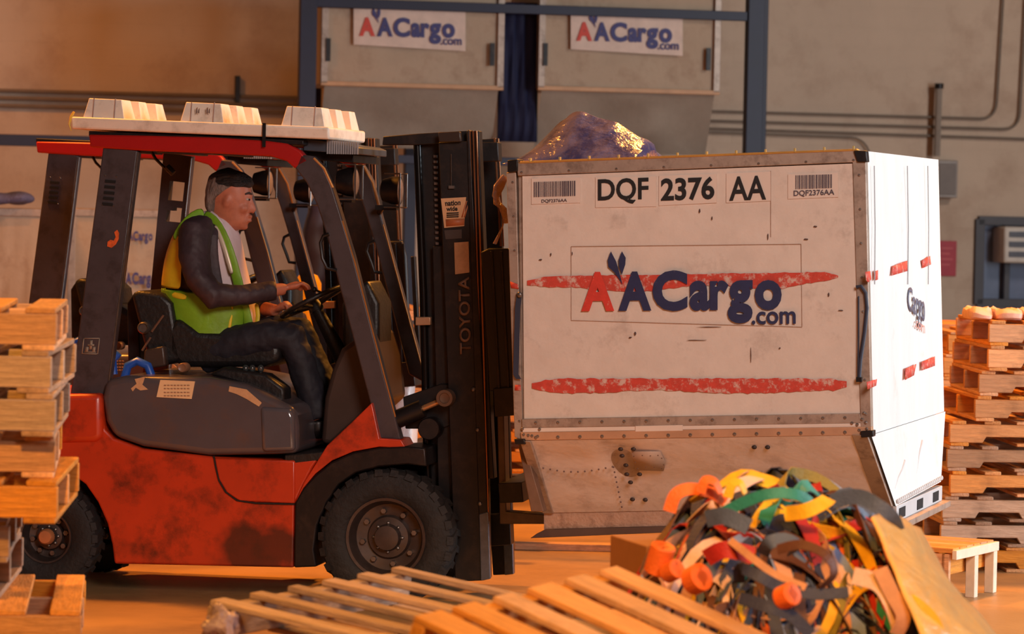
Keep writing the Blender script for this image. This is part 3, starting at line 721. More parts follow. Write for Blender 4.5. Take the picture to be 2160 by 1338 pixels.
def forklift():
    f = TR; p = f.px
    o = f.pix(812, 1137, 0)
    t = thing('forklift', 'orange forklift driven by the person in a vest, white plastic pallet on its roof', 'forklift', TR, (o.x - .7, .57, 0))
    def pr(pts, v0, v1, name, m, par=t, bevel=.006, label=None, seg=2):
        return build(MB().prism(p(pts, v0), v0, v1), name, m, par, bevel=bevel, label=label, seg=seg)
    V0, V1 = .06, 1.09
    # ---- chassis: side plate with wheel arches
    archR = [(622, 1062), (640, 1030), (665, 1003), (700, 975), (745, 955), (800, 945), (860, 942), (897, 946)]
    rear_arch = [(241, 1190), (236, 1150), (226, 1105), (206, 1060), (180, 1022), (150, 1000), (110, 985), (60, 985), (20, 1000), (-15, 1040), (-40, 1090)]
    side = [(-150, 1085), (-160, 900), (-150, 845), (216, 836), (220, 905), (240, 925), (300, 947), (450, 964), (622, 972), (672, 968), (660, 985), (622, 1062), (620, 1198)]
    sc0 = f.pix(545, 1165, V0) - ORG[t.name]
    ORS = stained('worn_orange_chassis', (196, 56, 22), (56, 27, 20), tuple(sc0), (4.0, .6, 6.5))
    body = build(MB().prism(p(side + rear_arch + [(-100, 1110)], V0), V0, .30), 'chassis_side', ORS, t, bevel=.012, seg=3)
    build(MB().prism(p(side + rear_arch + [(-100, 1110)], V0), .85, V1), 'chassis_side', ORANGE, t, bevel=.012, seg=3)
    pr([(-140, 850), (216, 840), (240, 930), (300, 950), (620, 975), (618, 1185), (300, 1178), (230, 1100), (150, 1010), (60, 990), (-140, 980)], .28, .87, 'chassis_core', BLACK, bevel=.01)
    # counterweight block beside the rear post
    pr([(-155, 838), (214, 830), (216, 925), (200, 934), (-150, 940)], .035, V1 + .02, 'counterweight', ORANGE, bevel=.03, seg=3)
    # step pocket
    pr([(452, 966), (460, 1010), (478, 1040), (505, 1058), (622, 1063), (622, 972)], .052, .07, 'step_panel', ORANGE, bevel=.008)
    sm = MB(); sm.tube(p([(451, 962), (455, 985), (462, 1014), (476, 1038), (500, 1056), (540, 1062), (622, 1064)], .055), .005, 6)
    build(sm, 'step_seam', VINYL, t)
    # front cowl (orange) and fender (black)
    cowl = [(622, 1062), (640, 1020), (668, 975), (690, 940), (740, 893), (784, 850), (800, 925), (846, 928), (856, 946), (800, 943), (745, 953), (700, 972), (665, 1000), (640, 1030)]
    pr(cowl, .045, .26, 'front_cowl', ORANGE, bevel=.01, seg=3)
    pr(cowl, .89, V1, 'front_cowl', ORANGE, bevel=.01, seg=3)
    fen = archR + [(900, 985), (860, 980), (800, 985), (750, 998), (715, 1022), (690, 1060), (668, 1110), (662, 1160), (668, 1196), (620, 1198)]
    pr(fen, .035, .33, 'fender', BLACK, bevel=.008); pr(fen, .82, V1 + .02, 'fender', BLACK, bevel=.008)
    pr([(630, 1060), (700, 990), (760, 960), (900, 950), (930, 1010), (930, 1130), (640, 1160)], .36, .8, 'axle_housing', GREASE, bevel=.02)
    # floor plate & front bulkhead
    pr([(600, 960), (690, 952), (700, 968), (600, 982)], V0, V1, 'floor_plate', VINYL)
    # cowl fairing behind the mast: dark instrument tower
    pr([(700, 780), (720, 735), (772, 700), (790, 760), (800, 850), (700, 940), (676, 935), (684, 840)], .3, .95, 'dash_panel', mat('brown_black_panel', (62, 46, 40), .45, var=.2), bevel=.025, seg=3)
    pr([(720, 640), (775, 590), (800, 640), (800, 740), (740, 790), (722, 720)], .52, .82, 'instrument_binnacle', VINYL, bevel=.02, seg=3)
    # ---- hood
    hood = [(214, 838), (222, 802), (262, 793), (440, 796), (520, 812), (590, 846), (622, 862), (628, 900), (628, 958), (545, 960), (440, 962), (300, 943), (240, 922), (222, 890)]
    h = pr(hood, .05, 1.1, 'hood', HOOD, bevel=.035, seg=4)
    bul = MB()
    A = p([(440, 868), (478, 862), (540, 866), (546, 955), (470, 954), (452, 930)], .044)
    pr([(548, 858), (612, 862), (620, 880), (622, 952), (552, 954)], .035, .3, 'hood_end_cap', mat('glossy_grey_plastic', (88, 84, 90), .12, var=.1, coat=1), bevel=.02, seg=3)
    pr([(338, 802), (411, 805), (404, 842), (330, 838)], .045, .052, 'paper_label', mat('hood_label', (236, 196, 146), .6, var=.05), h, bevel=.0)
    tl = MB()
    for y in (812, 819, 827, 834):
        x = 346
        while x < 398: 
            tl.quad(p([(x, y), (x + 5, y + .3), (x + 4.6, y + 2.6), (x - .4, y + 2.3)], .0435)); x += 7
    build(tl, 'label_print', mat('faint_print', (176, 132, 98), .6), h, recalc=False, solid=.0006)
    def peel(pts, name='torn_tape'): pr(pts, .046, .052, name, mat('torn_tape', (206, 160, 116), .6, var=.15, vscale=20), h, bevel=0)
    peel([(284, 800), (306, 795), (300, 812), (312, 822), (296, 824), (286, 818), (280, 826), (276, 820), (288, 810)])
    peel([(484, 815), (520, 822), (552, 850), (546, 858), (520, 842), (500, 832), (482, 826)])
    # ---- overhead guard: rear posts
    rp = [(218, 302), (291, 318), (226, 838), (148, 832)]
    n_ = pr(rp, .10, .17, 'rear_post', DKPAINT, bevel=.008)
    ed = MB(); ed.tube(p([(291, 322), (227, 832)], .098), .006, 6); build(ed, 'post_edge_highlight', STEEL, n_)  # pale line paints the light along the rear post's right edge
    vt = MB()
    for i in range(5):
        y = 379 + i * 12; x = 222 + (0 if i < 4 else -1)
        vt.prism(p([(x - i * 1.3, y), (x + 22 - i * 1.3, y + 2), (x + 21 - i * 1.3, y + 8), (x - 1 - i * 1.3, y + 6)], .096), .0955, .1)
    build(vt, 'vent_slots', mat('vent_black', (10, 9, 10), .8), n_)
    sc_ = MB()
    for x, y in ((222, 370), (246, 372), (216, 432), (240, 434)): sc_.ell(f.pix(x, y, .098), .004, .003, .004, 6)
    build_each(sc_, 'screw', STEEL, n_)
    pr([(241, 490), (247, 485), (251, 492), (250, 505), (244, 516), (235, 523), (226, 520), (227, 510), (233, 506), (240, 508), (244, 500)], .0965, .1, 'decal', mat('orange_decal', (216, 96, 40), .5, var=.3, vscale=40), n_, bevel=0)
    dc = MB(); Q = bil(f, [(176, 713), (211, 713), (207, 748), (172, 747)], .0975)
    def DR(x0, y0, x1, y1): dc.quad([Q(x0, y0), Q(x1, y0), Q(x1, y1), Q(x0, y1)])
    DR(0, 0, 1, .06); DR(0, .94, 1, 1); DR(0, 0, .06, 1); DR(.94, 0, 1, 1)
    DR(.2, .15, .38, .45); DR(.62, .15, .8, .45); DR(.42, .3, .58, .85); DR(.3, .5, .7, .62); DR(.15, .1, .85, .16)
    build(dc, 'decal', mat('grey_decal', (150, 136, 120), .5), n_, recalc=False, solid=.0006)
    # far rear post with an opening you see the wall through
    far = [(345, 322), (404, 330), (352, 800), (300, 800)]
    def lerp(a, b, k): return (a[0] + (b[0] - a[0]) * k, a[1] + (b[1] - a[1]) * k)
    def band(k0, k1, s0, s1): # slice of far post between heights k and widths s
        L0, L1 = lerp(far[0], far[3], k0), lerp(far[0], far[3], k1); R0, R1 = lerp(far[1], far[2], k0), lerp(far[1], far[2], k1)
        return [lerp(L0, R0, s0), lerp(L0, R0, s1), lerp(L1, R1, s1), lerp(L1, R1, s0)]
    m = MB()
    for k0, k1, s0, s1 in ((0, .12, 0, 1), (.12, .3, 0, .32), (.12, .3, .86, 1), (.205, .235, .3, .9), (.235, .25, .3, .55), (.3, 1, 0, 1)):
        m.prism(p(band(k0, k1, s0, s1), .98), .98, 1.05)
    fp = build(m, 'rear_post', DKPAINT, t)
    ed = MB(); ed.tube(p([(403, 334), (353, 796)], .978), .006, 6); build(ed, 'post_edge_highlight', STEEL, fp)
    # ---- overhead guard: red side rails continuing into the curved front posts
    top = [(187, 284), (300, 286), (450, 290), (560, 297), (605, 303), (632, 318), (652, 340)]
    bot = [(622, 356), (604, 340), (570, 330), (450, 324), (300, 318), (190, 311)]
    r1 = pr(top + bot, .085, .155, 'guard_rail', REDP, bevel=.008, label='red roof rail, near side')
    pr([(x + 118, y + 4) for x, y in top + bot], .98, 1.05, 'guard_rail', REDP, bevel=.008, label='red roof rail, far side')
    fo = [(634, 326), (660, 330), (682, 352), (700, 392), (718, 450), (745, 540), (790, 715), (846, 928)]
    fi = [(800, 926), (752, 742), (712, 590), (690, 500), (668, 432), (646, 385), (622, 355)]
    fpn = pr(fo + fi, .085, .16, 'front_post', DKPAINT, bevel=.008)
    hl = MB(); hl.tube(p([(662, 334), (684, 356), (702, 396)], .09), .007, 6); hl.tube(p([(722, 466), (748, 552), (792, 722), (834, 880)], .088), .004, 6)
    build_each(hl, 'post_edge_highlight', mat('amber_highlight', (200, 140, 80), .35, .6), fpn)  # amber lines paint the lamp glow on the front post's edge
    ffo = [(740, 338), (764, 346), (784, 380), (802, 450), (840, 590), (892, 780), (900, 810)]
    ffi = [(862, 790), (826, 650), (792, 520), (768, 440), (750, 390), (730, 356)]
    fpf = pr(ffo + ffi, .98, 1.05, 'front_post', DKPAINT, bevel=.008)
    hl = MB(); hl.tube(p([(765, 350), (786, 386), (802, 448)], .985), .006, 6); hl.tube(p([(808, 474), (846, 614), (890, 776)], .985), .004, 6)
    build_each(hl, 'post_edge_highlight', MATS['amber_highlight'], fpf)
    # grab handles on the front posts
    for pts, v in (([(694, 494), (682, 498), (676, 512), (680, 545), (690, 566), (710, 571)], .1), ([(790, 508), (778, 514), (774, 530), (784, 556), (790, 574), (806, 576)], .99)):
        build(MB().tube(p(pts, v - .02), .009, 8), 'grab_handle', BLACK, t)
    # roof frame: cross bars and dark plate
    z0 = f.pix(400, 284, .5)
    g = MB()
    P0 = p([(187, 276), (640, 296), (640, 306), (187, 288)], .11); g.prism(P0, .11, 1.03); rf = build(g, 'roof_plate', BLACK, t, bevel=.004)
    for x in (230, 330, 430, 530, 620):
        y = 300 + (x - 230) * .03
        build(MB().prism(p([(x, y), (x + 14, y), (x + 14, y + 20), (x, y + 20)], .15), .15, .99), 'roof_bar', DKPAINT, t, bevel=.004)
    # dark visor box under the roof's front edge with a ribbed grey face
    vz = pr([(640, 292), (742, 306), (756, 312), (756, 326), (640, 318)], .2, .85, 'visor_box', mat('blue_grey_metal', (86, 92, 104), .35, .5), bevel=.004)
    vr = MB()
    a = f.pix(690, 296, .19); b = f.pix(757, 326, .19)
    for i in range(14):
        x = a.x + (b.x - a.x) * i / 14; vr.box((x, .185, b.z + .004 * 0), (x + (b.x - a.x) / 20, .2, a.z - i * .0006))
    build(vr, 'ribs', mat('pale_rib', (168, 172, 180), .35, .4), vz)
    pr([(640, 318), (745, 326), (745, 344), (640, 336)], .3, .9, 'front_crossbar', BLACK, bevel=.004)
    # cable hanging under the roof
    cb = MB(); cb.tube(p([(320, 320), (328, 335), (345, 352), (352, 360)], .6), .008, 6); cb.tube(p([(352, 352), (366, 366)], .6), .018, 8)
    build_each(cb, 'cable', VINYL, t)
    # work lamps on brackets
    for cx_, cy_, v, lb in ((738, 384, .35, 1), (832, 402, .9, 0)):
        c = f.pix(cx_, cy_, v)
        l = build(MB().loft([[c + Vector((dx, r * math.cos(q * 2 * PI / 20), r * math.sin(q * 2 * PI / 20))) for q in range(20)] for dx, r in ((-.07, .03), (-.06, .055), (-.01, .07), (.03, .072))]), 'work_lamp', BLACK, t)
        build(MB().loft([[c + Vector((dx, r * math.cos(q * 2 * PI / 20), r * math.sin(q * 2 * PI / 20))) for q in range(20)] for dx, r in ((.03, .064), (.036, .05), (.038, .001))], cap=False), 'lens', mat('lamp_lens', (170, 150, 140), .15, .2), l)
        fr_ = MB()
        d = .085
        pts = [c + Vector((.045, s * d, u * d)) for s, u in ((-1, 1), (1, 1), (1, -1), (-1, -1))]
        fr_.tube(pts, .005, 6, closed=True)
        for q in pts: fr_.tube([q, q - Vector((.08, 0, 0))], .004, 6)
        build(fr_, 'lamp_guard', STEEL, l)
        build(MB().box(c + Vector((-.09, -.04, -.1)), c + Vector((0.02, .04, -.075))).tube([c + Vector((-.06, 0, -.09)), c + Vector((-.1, -.02 if lb else .1, -.12))], .012, 8), 'lamp_bracket', BLACK, l)
    # ---- wheels
    wheel(t, 812, 1137, 0.0, .19, .335, .195, hub=False)
    wheel(t, 812, 1137, .96, .19, .335, .195, sgn=-1, hub=False)
    wheel(t, 90, 1135, .03, .16, .268, .13)
    wheel(t, 90, 1135, .94, .16, .268, .13, sgn=-1)
    pr([(60, 1110), (120, 1110), (120, 1160), (60, 1160)], .2, .95, 'rear_axle', BLACK)
    # ---- seat
    st = pr([(352, 690), (372, 670), (420, 700), (560, 712), (590, 730), (590, 762), (560, 775), (380, 775), (350, 745)], .34, .8, 'seat', VINYL, bevel=.03, seg=3)
    sb = pr([(276, 622), (290, 612), (340, 620), (362, 640), (372, 700), (386, 760), (340, 772), (312, 760), (296, 700)], .34, .8, 'seat_back', VINYL, bevel=.035, seg=3)
    pr([(304, 738), (345, 730), (350, 772), (302, 780)], .28, .34, 'belt_reel', mat('brown_plastic', (70, 52, 44), .4), st, bevel=.01)
    c = f.pix(385, 776, .24); build(MB().lathe(Vector((c.x, 0, c.z)), [(.001, .235), (.012, .235), (.02, .23), (.024, .236), (.024, .3)], 20), 'adjuster_knob', mat('tan_knob', (150, 104, 76), .4), st)
    c = f.pix(302, 692, .3); build(MB().lathe(Vector((c.x, 0, c.z)), [(.02, .3), (.024, .29), (.03, .3), (.03, .34)], 20), 'recliner_hinge', STEEL, sb)
    for q in ([(320, 700), (345, 665)], [(300, 740), (318, 712)]): build(MB().tube(p(q, .335), .006, 6), 'seat_piping', mat('piping_brown', (110, 76, 58), .5), sb)
    pr([(268, 640), (284, 616), (290, 620), (296, 760), (270, 770)], .5, .75, 'seat_bracket', BLACK)
    # blue hose coil behind the seat
    hs = MB(); hs.tube(p([(240, 790), (238, 760), (250, 745)], .3), .02, 8); hs.tube(p([(262, 800), (270, 772), (290, 762), (312, 772), (322, 800)], .28), .022, 10)
    build_each(hs, 'hose', mat('blue_hose', (40, 92, 190), .35), t)
    # levers beside the seat
    for x in (520, 534, 552):
        l = build(MB().tube(p([(x, 806), (x - 2, 785)], .2), .006, 6), 'lever', STEEL, t); build(MB().ell(f.pix(x - 2, 778, .2), .016, .016, .02, 12), 'lever_knob', mat('lever_knob', (52, 58, 60), .2, coat=.6), l)
    pr([(440, 790), (470, 775), (560, 790), (600, 820), (600, 850), (520, 815)], .15, .3, 'lever_console', VINYL, bevel=.015)
    # ---- steering wheel and column
    c = f.pix(660, 636, .6); ax = Vector((-.52, 0, 1)).normalized(); e1 = Vector((1, 0, .52)).normalized(); e2 = Vector((0, 1, 0)); rr_ = .17
    sw = build(MB().tube([c + e1 * rr_ * math.cos(a) + e2 * rr_ * math.sin(a) for a in [i * 2 * PI / 32 for i in range(32)]], .013, 10, closed=True), 'steering_wheel', VINYL, t)
    hb = MB(); hb.tube([c - ax * .05, c - ax * .0], [.04, .03], 14)
    for a in (.3, 2.4, 4.5): hb.tube([c - ax * .03, c + e1 * rr_ * math.cos(a) + e2 * rr_ * math.sin(a)], .009, 8)
    build(hb, 'wheel_hub', VINYL, sw)
    k = c + e1 * rr_ * -.75 + e2 * rr_ * .5; build(MB().tube([k, k + ax * .05], [.012, .02], 10), 'spinner_knob', VINYL, sw)
    build(MB().tube([c - ax * .03, f.pix(745, 800, .6)], [.028, .05], 12), 'steering_column', VINYL, t)
    build(MB().tube(p([(690, 622), (665, 612)], .5), .006, 6).ell(f.pix(663, 611, .5), .014, .014, .014, 10), 'shift_lever', VINYL, t)
    # ---- mast
    def mastbar(pts, v0, v1, name, m=BLACK, par=t, bevel=.004, label=None): return pr(pts, v0, v1, name, m, par, bevel, label)
    VM = .2
    out = mastbar([(925, 300), (988, 298), (1010, 780), (1032, 1215), (1022, 1225), (960, 1228), (948, 900)], VM, VM + .045, 'outer_mast_channel')
    fl_ = mastbar([(984, 276), (990, 274), (1024, 900), (1030, 1222), (1014, 1224)], VM - .01, VM + .09, 'outer_mast_flange', BLACK)
    for dx, m_ in ((991, 0), (998, .0), (1005, 0)):
        e = MB(); e.tube(p([(dx, 276), (dx + 10, 590), (dx + 26, 1100)], VM - .005), .0045, 6); build(e, 'mast_edge_highlight', mat('edge_highlight', (160, 108, 74), .3, .7), fl_)  # bright lines paint the highlights along the mast's right edges
    mastbar([(992, 276), (1010, 276), (1036, 900), (1042, 1010), (1022, 1010)], VM + .01, VM + .1, 'inner_mast_channel')
    fv = .84
    mastbar([(985, 296), (1050, 292), (1074, 900), (1083, 1212), (1040, 1214), (1010, 780)], fv, fv + .05, 'outer_mast_channel')
    fe = MB(); fe.tube(p([(1044, 292), (1056, 520)], fv), .006, 6); fe.tube(p([(1051, 292), (1062, 520)], fv), .004, 6); build_each(fe, 'mast_edge_highlight', MATS['edge_highlight'], t)
    ft = MB(); 
    ftp = mat('daylit_foot', (96, 102, 116), .35, .5, var=.25, vscale=20)  # door daylight on the mast feet, painted in as blue-grey
    mastbar([(1010, 1085), (1030, 1080), (1034, 1222), (1014, 1226)], VM - .015, VM + .02, 'mast_foot', ftp)
    mastbar([(1060, 1106), (1080, 1104), (1083, 1212), (1064, 1214)], fv - .015, fv + .02, 'mast_foot', ftp)
    mastbar([(872, 300), (930, 300), (950, 860), (960, 1130), (905, 1130), (888, 700)], VM + .12, VM + .16, 'inner_mast_channel')
    for (x0, x1, x2, r_, v) in ((880, 893, 903, .02, .3), (892, 903, 912, .014, .34), (905, 915, 925, .03, .42), (925, 935, 945, .03, .55), (890, 905, 920, .018, .7)):
        build(MB().tube(p([(x0, 300), (x1, 620), (x2, 1050)], v), r_, 12), 'lift_cylinder', GREASE, t)
    ch = MB()
    for i in range(46):
        y = 330 + i * 11.5; x = 918 + (y - 300) * .024; c = f.pix(x, y, .31); ch.box(c - Vector((.008, .012, .006)), c + Vector((.008, .012, .006)))
    tag(build(ch, 'lift_chain', STEEL, t), kind='stuff')
    mastbar([(808, 288), (880, 282), (986, 276), (986, 300), (880, 306), (806, 306)], .26, .32, 'top_crossbar')
    mastbar([(924, 279), (970, 278), (972, 299), (926, 300)], VM - .04, VM, 'crossbar_cap', mat('cap_edge', (70, 58, 52), .35, .5))
    mastbar([(880, 300), (1050, 300), (1052, 340), (884, 345)], .5, .6, 'upper_crossmember'); mastbar([(900, 660), (1060, 655), (1062, 690), (902, 695)], .5, .6, 'middle_crossmember')
    mastbar([(930, 1090), (1075, 1085), (1078, 1150), (934, 1160)], .45, .55, 'lower_crossmember')
    mastbar([(876, 669), (908, 669), (908, 686), (876, 687)], .24, .28, 'hose_clamp', mat('clamp_tan', (176, 140, 110), .4, .5))
    mastbar([(912, 520), (960, 516), (980, 1060), (925, 1070)], VM + .06, VM + .09, 'mast_web')
    # decals on the mast
    lab = mastbar([(930, 419), (983, 416), (979, 477), (937, 481)], VM - .006, VM, 'sticker', mat('sticker_tan', (206, 160, 118), .5, var=.05), out, 0)
    tx = MB(); 
    text_into(tx, 'nation', bil(f, [(938, 424), (972, 422), (971, 433), (940, 435)], VM - .008), .03); text_into(tx, 'wide', bil(f, [(941, 436), (965, 435), (965, 445), (942, 446)], VM - .008), .03)
    for y in (449, 453, 457): tx.quad(p([(942, y), (968, y - 1), (967, y + 1.5), (942, y + 2.5)], VM - .008))
    build(tx, 'lettering', BLKINK, lab, recalc=False, solid=.0005)
    tx = MB(); tx.quad(p([(973, 459), (983, 424), (986, 424), (976, 459)], VM - .008)); tx.quad(p([(978, 459), (986, 432), (987, 437), (981, 459)], VM - .008)); tx.quad(p([(940, 463), (980, 461), (979, 475), (941, 478)], VM - .0075))
    build(tx, 'stripe', mat('sticker_orange', (178, 104, 66), .5), lab, recalc=False, solid=.0004)
    mastbar([(937, 486), (974, 484), (974, 503), (940, 505)], VM - .005, VM, 'sticker', mat('sticker_dark', (64, 54, 52), .5), out, 0)
    mastbar([(958, 512), (988, 510), (990, 575), (960, 579)], VM - .012, VM, 'sticker', mat('sticker_worn', (176, 134, 96), .6, var=.15, vscale=30), out, 0)
    tx = MB(); A, B, C, D = p([(966, 585), (990, 583), (994, 745), (970, 748)], VM - .014)
    # reads upwards: text's baseline runs from bottom to top
    text_into(tx, 'TOYOTA', lambda s, u: (D * (1 - s) + A * s) * u + (C * (1 - s) + B * s) * (1 - u), .02)
    build(tx, 'lettering', mat('letter_brown', (110, 82, 64), .5), out, recalc=False, solid=.001, label='pale letters running up the mast')
    hk = MB(); hk.tube(p([(952, 325), (952, 395)], VM - .01), .003, 5); hk.box(f.pix(946, 398, VM - .02), f.pix(960, 392, VM)); build(hk, 'cable_hook', STEEL, out)
    for x, y in ((998, 822), (1007, 907), (1012, 1063)): build(MB().ell(f.pix(x, y, VM - .012), .012, .008, .012, 10), 'bolt', STEEL, out)
    # tilt cylinder
    tc_ = MB(); tc_.tube(p([(838, 885), (892, 862)], .14), .045, 16); tcyl = build(tc_, 'tilt_cylinder', BLACK, t)
    build(MB().tube(p([(890, 863), (930, 846)], .14), .014, 12), 'piston_rod', mat('tan_rod', (190, 140, 96), .3, .6), tcyl)
    c = f.pix(939, 840, .12); build(MB().lathe(Vector((c.x, 0, c.z)), [(.008, .11), (.024, .108), (.026, .1), (.04, .1), (.043, .12), (.043, .17)], 24), 'rod_eye', mat('rod_eye', (110, 86, 70), .4, .5), tcyl)
    c = f.pix(905, 905, .15); build(MB().lathe(Vector((c.x, 0, c.z)), [(.001, .14), (.05, .14), (.055, .15), (.055, .25)], 20), 'pivot', BLACK, t)
    mastbar([(850, 838), (930, 810), (1000, 815), (1000, 880), (930, 905), (855, 905)], .24, .3, 'mast_bracket')
    # grey machinery between post and mast (pump housing, pale in the daylight)
    # carriage, backrest and forks
    CB = .1
    lb = MB(); lb.prism(p([(1013, 532), (1030, 524), (1074, 524), (1084, 560), (1096, 820), (1032, 826), (1020, 600)], CB), CB, CB + .03)
    build(lb, 'load_backrest', mat('backrest_dark', (30, 28, 32), .45, .2), t, bevel=.008)
    for x in (1034, 1054, 1074): 
        build(MB().prism(p([(x, 530), (x + 5, 530), (x + 21, 820), (x + 16, 820)], CB - .01), CB - .012, CB), 'backrest_rib', BLACK, t, bevel=.002)
    mastbar([(1040, 820), (1100, 815), (1106, 875), (1044, 880)], .08, 1.05, 'carriage_plate'); mastbar([(1050, 1020), (1100, 1018), (1104, 1060), (1054, 1062)], .08, 1.05, 'carriage_plate')
    mastbar([(1082, 560), (1092, 560), (1108, 850), (1096, 850)], 1.0, 1.05, 'backrest_rib')
    for v in (.18, .82):
        mastbar([(1048, 852), (1062, 852), (1068, 1080), (1150, 1086), (1480, 1092), (1480, 1100), (1150, 1106), (1054, 1106)], v, v + .12, 'fork', mat('fork_steel', (88, 74, 66), .4, .5, var=.25, vscale=12))
    return t
FORK = forklift()
# children cached once, then a plain copy stands behind on the left
for o in list(bpy.data.objects):
    if o.parent: CH.setdefault(o.parent.name, []).append(o)
FK2 = copy_tree(FORK, None, ('sticker', 'lettering', 'decal', 'cable_hook', 'paper_label'))
FK2['label'] = 'second forklift parked empty behind the first, further left and out of focus'
a = world_at(75, 340, 18.8); b = TR.pix(187, 290, .1)
b_w = TR.M @ b
d = a - b_w; d.z = 0
FK2.location = FK2.location + d
# white plastic pallet lying upside down on the roof, feet in the air
def plastic_pallet():
    f = TR; p = f.px; v0 = .08
    A = f.pix(150, 246, v0); B = f.pix(695, 268, v0); C = f.pix(695, 301, v0); D = f.pix(160, 271, v0)
    t = thing('plastic_pallet', 'white plastic pallet lying upside down on the forklift roof, feet pointing up', 'pallet', TR, ((A.x + B.x) / 2, v0 + .35, D.z))
    dep = .80
    gap = f.pix(559, 270, v0).x
    def top(x): return A.z + (B.z - A.z) * (x - A.x) / (B.x - A.x)
    def slab(x0, x1):
        h = .06
        r = []
        for x, k in ((x0, 0), (x1, 0)):
            z = top(x); r.append([Vector((x, v0, z - h)), Vector((x, v0 - .01, z)), Vector((x, v0 + dep, z)), Vector((x, v0 + dep, z - h))])
        return MB().loft(r)
    build(slab(A.x, B.x), 'deck', WHITEPL, t, bevel=.012, seg=3)
    px_ft = [(175, 262), (380, 472), (593, 685)]
    for (xa, xb) in px_ft:
        for j in range(3):
            x0 = f.pix(xa, 250, v0 + .02).x; x1 = f.pix(xb, 250, v0 + .02).x
            vv = v0 + .02 + j * .30; w0 = .17 if j else .2
            if j: x0 = x0 + .04
            h = .10; z = top((x0 + x1) / 2) - .004; sl = (top(x1) - top(x0))
            def rg(i, hh, fl=0):
                return [Vector((x0 + i, vv + i, z + hh)), Vector((x1 - i, vv + i, z + hh + sl)), Vector((x1 - i, vv + w0 - i, z + hh + sl)), Vector((x0 + i, vv + w0 - i, z + hh))]
            ft = build(MB().loft([rg(-.006, 0), rg(0, .004), rg(.022, h), rg(.036, h), rg(.04, h - .015)]), 'foot', WHITEPL, t, bevel=.006)
            ln = MB()
            for s in (.24, .76):
                x = x0 + (x1 - x0) * s; ln.tube([Vector((x, vv - .004, z + .004)), Vector((x, vv + .017, z + h))], .003, 5)
            if j == 0: build(ln, 'moulded_groove', mat('groove_grey', (150, 126, 118), .6), ft)
    if True:
        mk = MB()
        for x in (414, 436):
            mk.quad(p([(x, 228), (x + 3, 226), (x + 2, 238), (x, 240)], v0 + .002)); mk.quad(p([(x + 5, 230), (x + 7, 228), (x + 6, 240), (x + 4, 238)], v0 + .002))
        build(mk, 'ink_mark', mat('ink_grey', (90, 72, 74), .6), t, recalc=False, solid=.001)
    # strap tying it down
    s = MB(); x = gap; zt = top(x)
    s.box((x - .008, v0 - .02, zt - .11), (x + .008, v0 - .012, zt + .004)); s.box((x - .008, v0 - .02, zt + .0), (x + .008, v0 + dep, zt + .006))
    build(s, 'tie_strap', BLACK, fr=TR, label='black strap tying the white plastic pallet to the forklift roof', cat='strap')
    s = MB(); s.tube(p([(156, 236), (150, 246), (146, 262), (150, 276)], v0 - .02), [.012, .014, .01, .006], 8, flat=.4)
    build(s, 'yellow_tape', mat('yellow_tape', (220, 170, 50), .5), fr=TR, label='scrap of yellow tape on the left corner of the white plastic pallet', cat='tape')
plastic_pallet()

